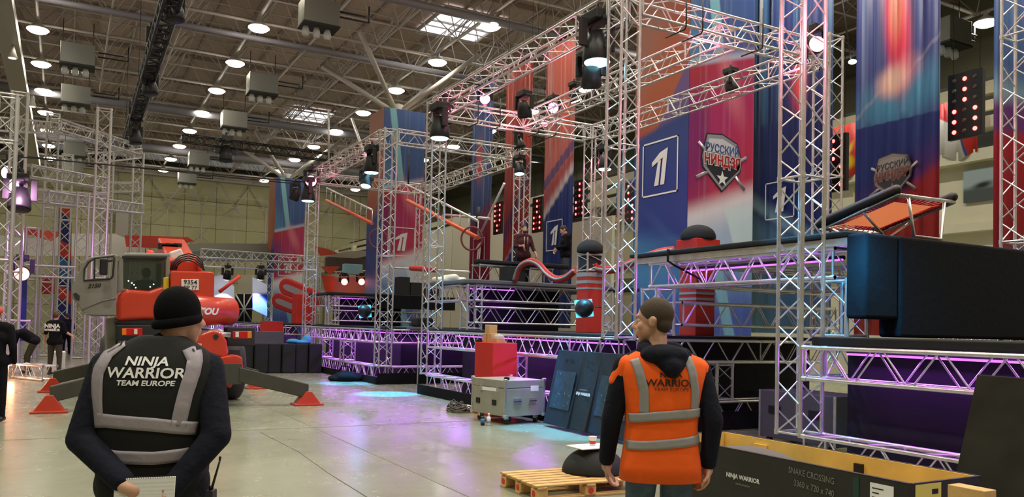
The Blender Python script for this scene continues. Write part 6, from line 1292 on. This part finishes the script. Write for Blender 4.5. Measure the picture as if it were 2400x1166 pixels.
# --- man at left edge, bending man, man in black shirt, small far person, driver
bk = {'trousers': M['black_cloth'], 'shirt': M['black_cloth'], 'hair': M['hair']}
pe = aZ(-20, 992, 0); person('person', 'person in black cut by the left picture edge, wearing an orange cap', pe, VIEW + .3, stand(), dict(bk, cap=mat('orange_cap', rgb(206, 84, 50), .7)), vox=.016)
pf_ = aZ(126, 881, 0); t, j, W, WD, hq = person('person', 'man in black shirt with white back print and olive trousers, seen from behind', pf_, VIEW + .05, stand(elL=(-.27, .02, 1.16), wrL=(-.34, .1, .92), elR=(.27, .0, 1.2), wrR=(.42, .1, 1.08), knL=(-.13, .05, .5), knR=(.12, .02, .5), anL=(-.15, .05, .08), anR=(.13, 0, .08)), {'trousers': M['brown_sock'], 'shirt': M['black_cloth'], 'hair': M['hair'], 'cap': mat('brown_cap', rgb(104, 82, 62), .8), 'sleeve': 0.0, 'fat': 1.05}, vox=.018)
text_mb('NINJA', .15, W((0, -.185, 1.31)), WD((1, 0, 0)), (0, 0, 1), bold=.006).build('lettering', M['white'], t, fix=False); text_mb('WARRIOR', .09, W((0, -.185, 1.22)), WD((1, 0, 0)), (0, 0, 1), bold=.004).build('lettering', M['white'], t, fix=False)
pg = aZ(64, 876, 0); person('person', 'man in dark clothes bending down over floor work, left of man in black shirt', pg, VIEW + 2.0, stand(pel=(0, -.15, .93), chest=(0, .14, 1.12), neck=(0, .32, 1.16), head=(0, .45, 1.10), shL=(-.19, .28, 1.12), shR=(.19, .28, 1.12), elL=(-.22, .35, .84), elR=(.22, .35, .84), wrL=(-.18, .42, .60), wrR=(.18, .42, .60), hipL=(-.09, -.14, .9), hipR=(.09, -.14, .9), knL=(-.13, .02, .48), knR=(.13, .02, .48), hq=Matrix.Rotation(-.9, 3, 'X')), dict(bk, trousers=M['brown_sock']), vox=.018)
ph = aX(156, 800, -39); ph.z = 0; person('person', 'small distant person in dark blue beside striped panel, behind the cab door', ph, VIEW + .8, stand(), dict(bk, shirt=M['navy']), vox=.022)
seat = aX(343, 676, -17.3); sb = V3((-17.45, seat.y, 1.55)); bevel(tag(MB().box(sb + V3((.0, 0, .12)), (.5, .5, .22)).build('cab_seat', M['dark_frame']), 'black seat inside the grey crane cab', 'seat'), .03)
person('person', 'driver in dark jacket sitting behind the rear window of crane cab', sb + V3((0, 0, -.70)), math.pi / 2, stand(chest=(0, 0, 1.25), elL=(-.26, .1, 1.15), elR=(.26, .1, 1.15), wrL=(-.15, .3, 1.12), wrR=(.15, .3, 1.12), knL=(-.1, .45, .93), knR=(.1, .45, .93), anL=(-.1, .5, .78), anR=(.1, .5, .78), hipL=(-.09, 0, .95), hipR=(.09, 0, .95)), bk, vox=.018)
# two men on the rear platform
pA_ = aD(1325, 600, 22); pA_.z = 2.65; person('person', 'man in black hooded jacket and grey trousers looking down at his hands', pA_, VIEW + math.radians(100), stand(head=(0, .07, 1.62), elL=(-.24, .02, 1.16), wrL=(-.10, .28, 1.12), elR=(.24, .02, 1.16), wrR=(.08, .28, 1.10), hq=Matrix.Rotation(-.45, 3, 'X')), {'trousers': mat('grey_trousers', rgb(74, 78, 84), .9), 'shirt': M['black_cloth'], 'hair': M['hair'], 'hood': True}, vox=.016)
pB_ = aD(1226, 600, 22.2); pB_.z = 2.65; t, j, W, WD, hq = person('person', 'bearded man in maroon hoodie with a backpack, one hand raised', pB_, VIEW + math.radians(205), stand(elL=(-.27, .05, 1.14), wrL=(-.32, .18, .92), elR=(.25, .02, 1.15), wrR=(.10, .24, 1.17), head=(0, .03, 1.65)), {'trousers': M['black_cloth'], 'shirt': M['maroon'], 'hair': M['hair'], 'hood': True, 'fat': 1.15, 'sleeve': .35}, vox=.016)
MB().ell(j['head'] + hq @ V3((0, .045, -.08)), (.055, .05, .045), hq).build('beard', M['hair'], t)
for s in (-1, 1): MB().tube(W((.05 * s, .17, 1.42)), W((.05 * s, .17, 1.22)), .01, n=6).build('hood_cord', M['white_plastic'], t)
bp_ = thing('backpack', 'grey backpack worn by man in maroon hoodie', 'backpack', W((0, -.25, 1.0))); smooth_union(MB().ell(W((-.0, -.27, 1.25)), (.17, .14, .25)).build('pack', mat('grey_pack', rgb(110, 112, 116), .8), bp_), .02)
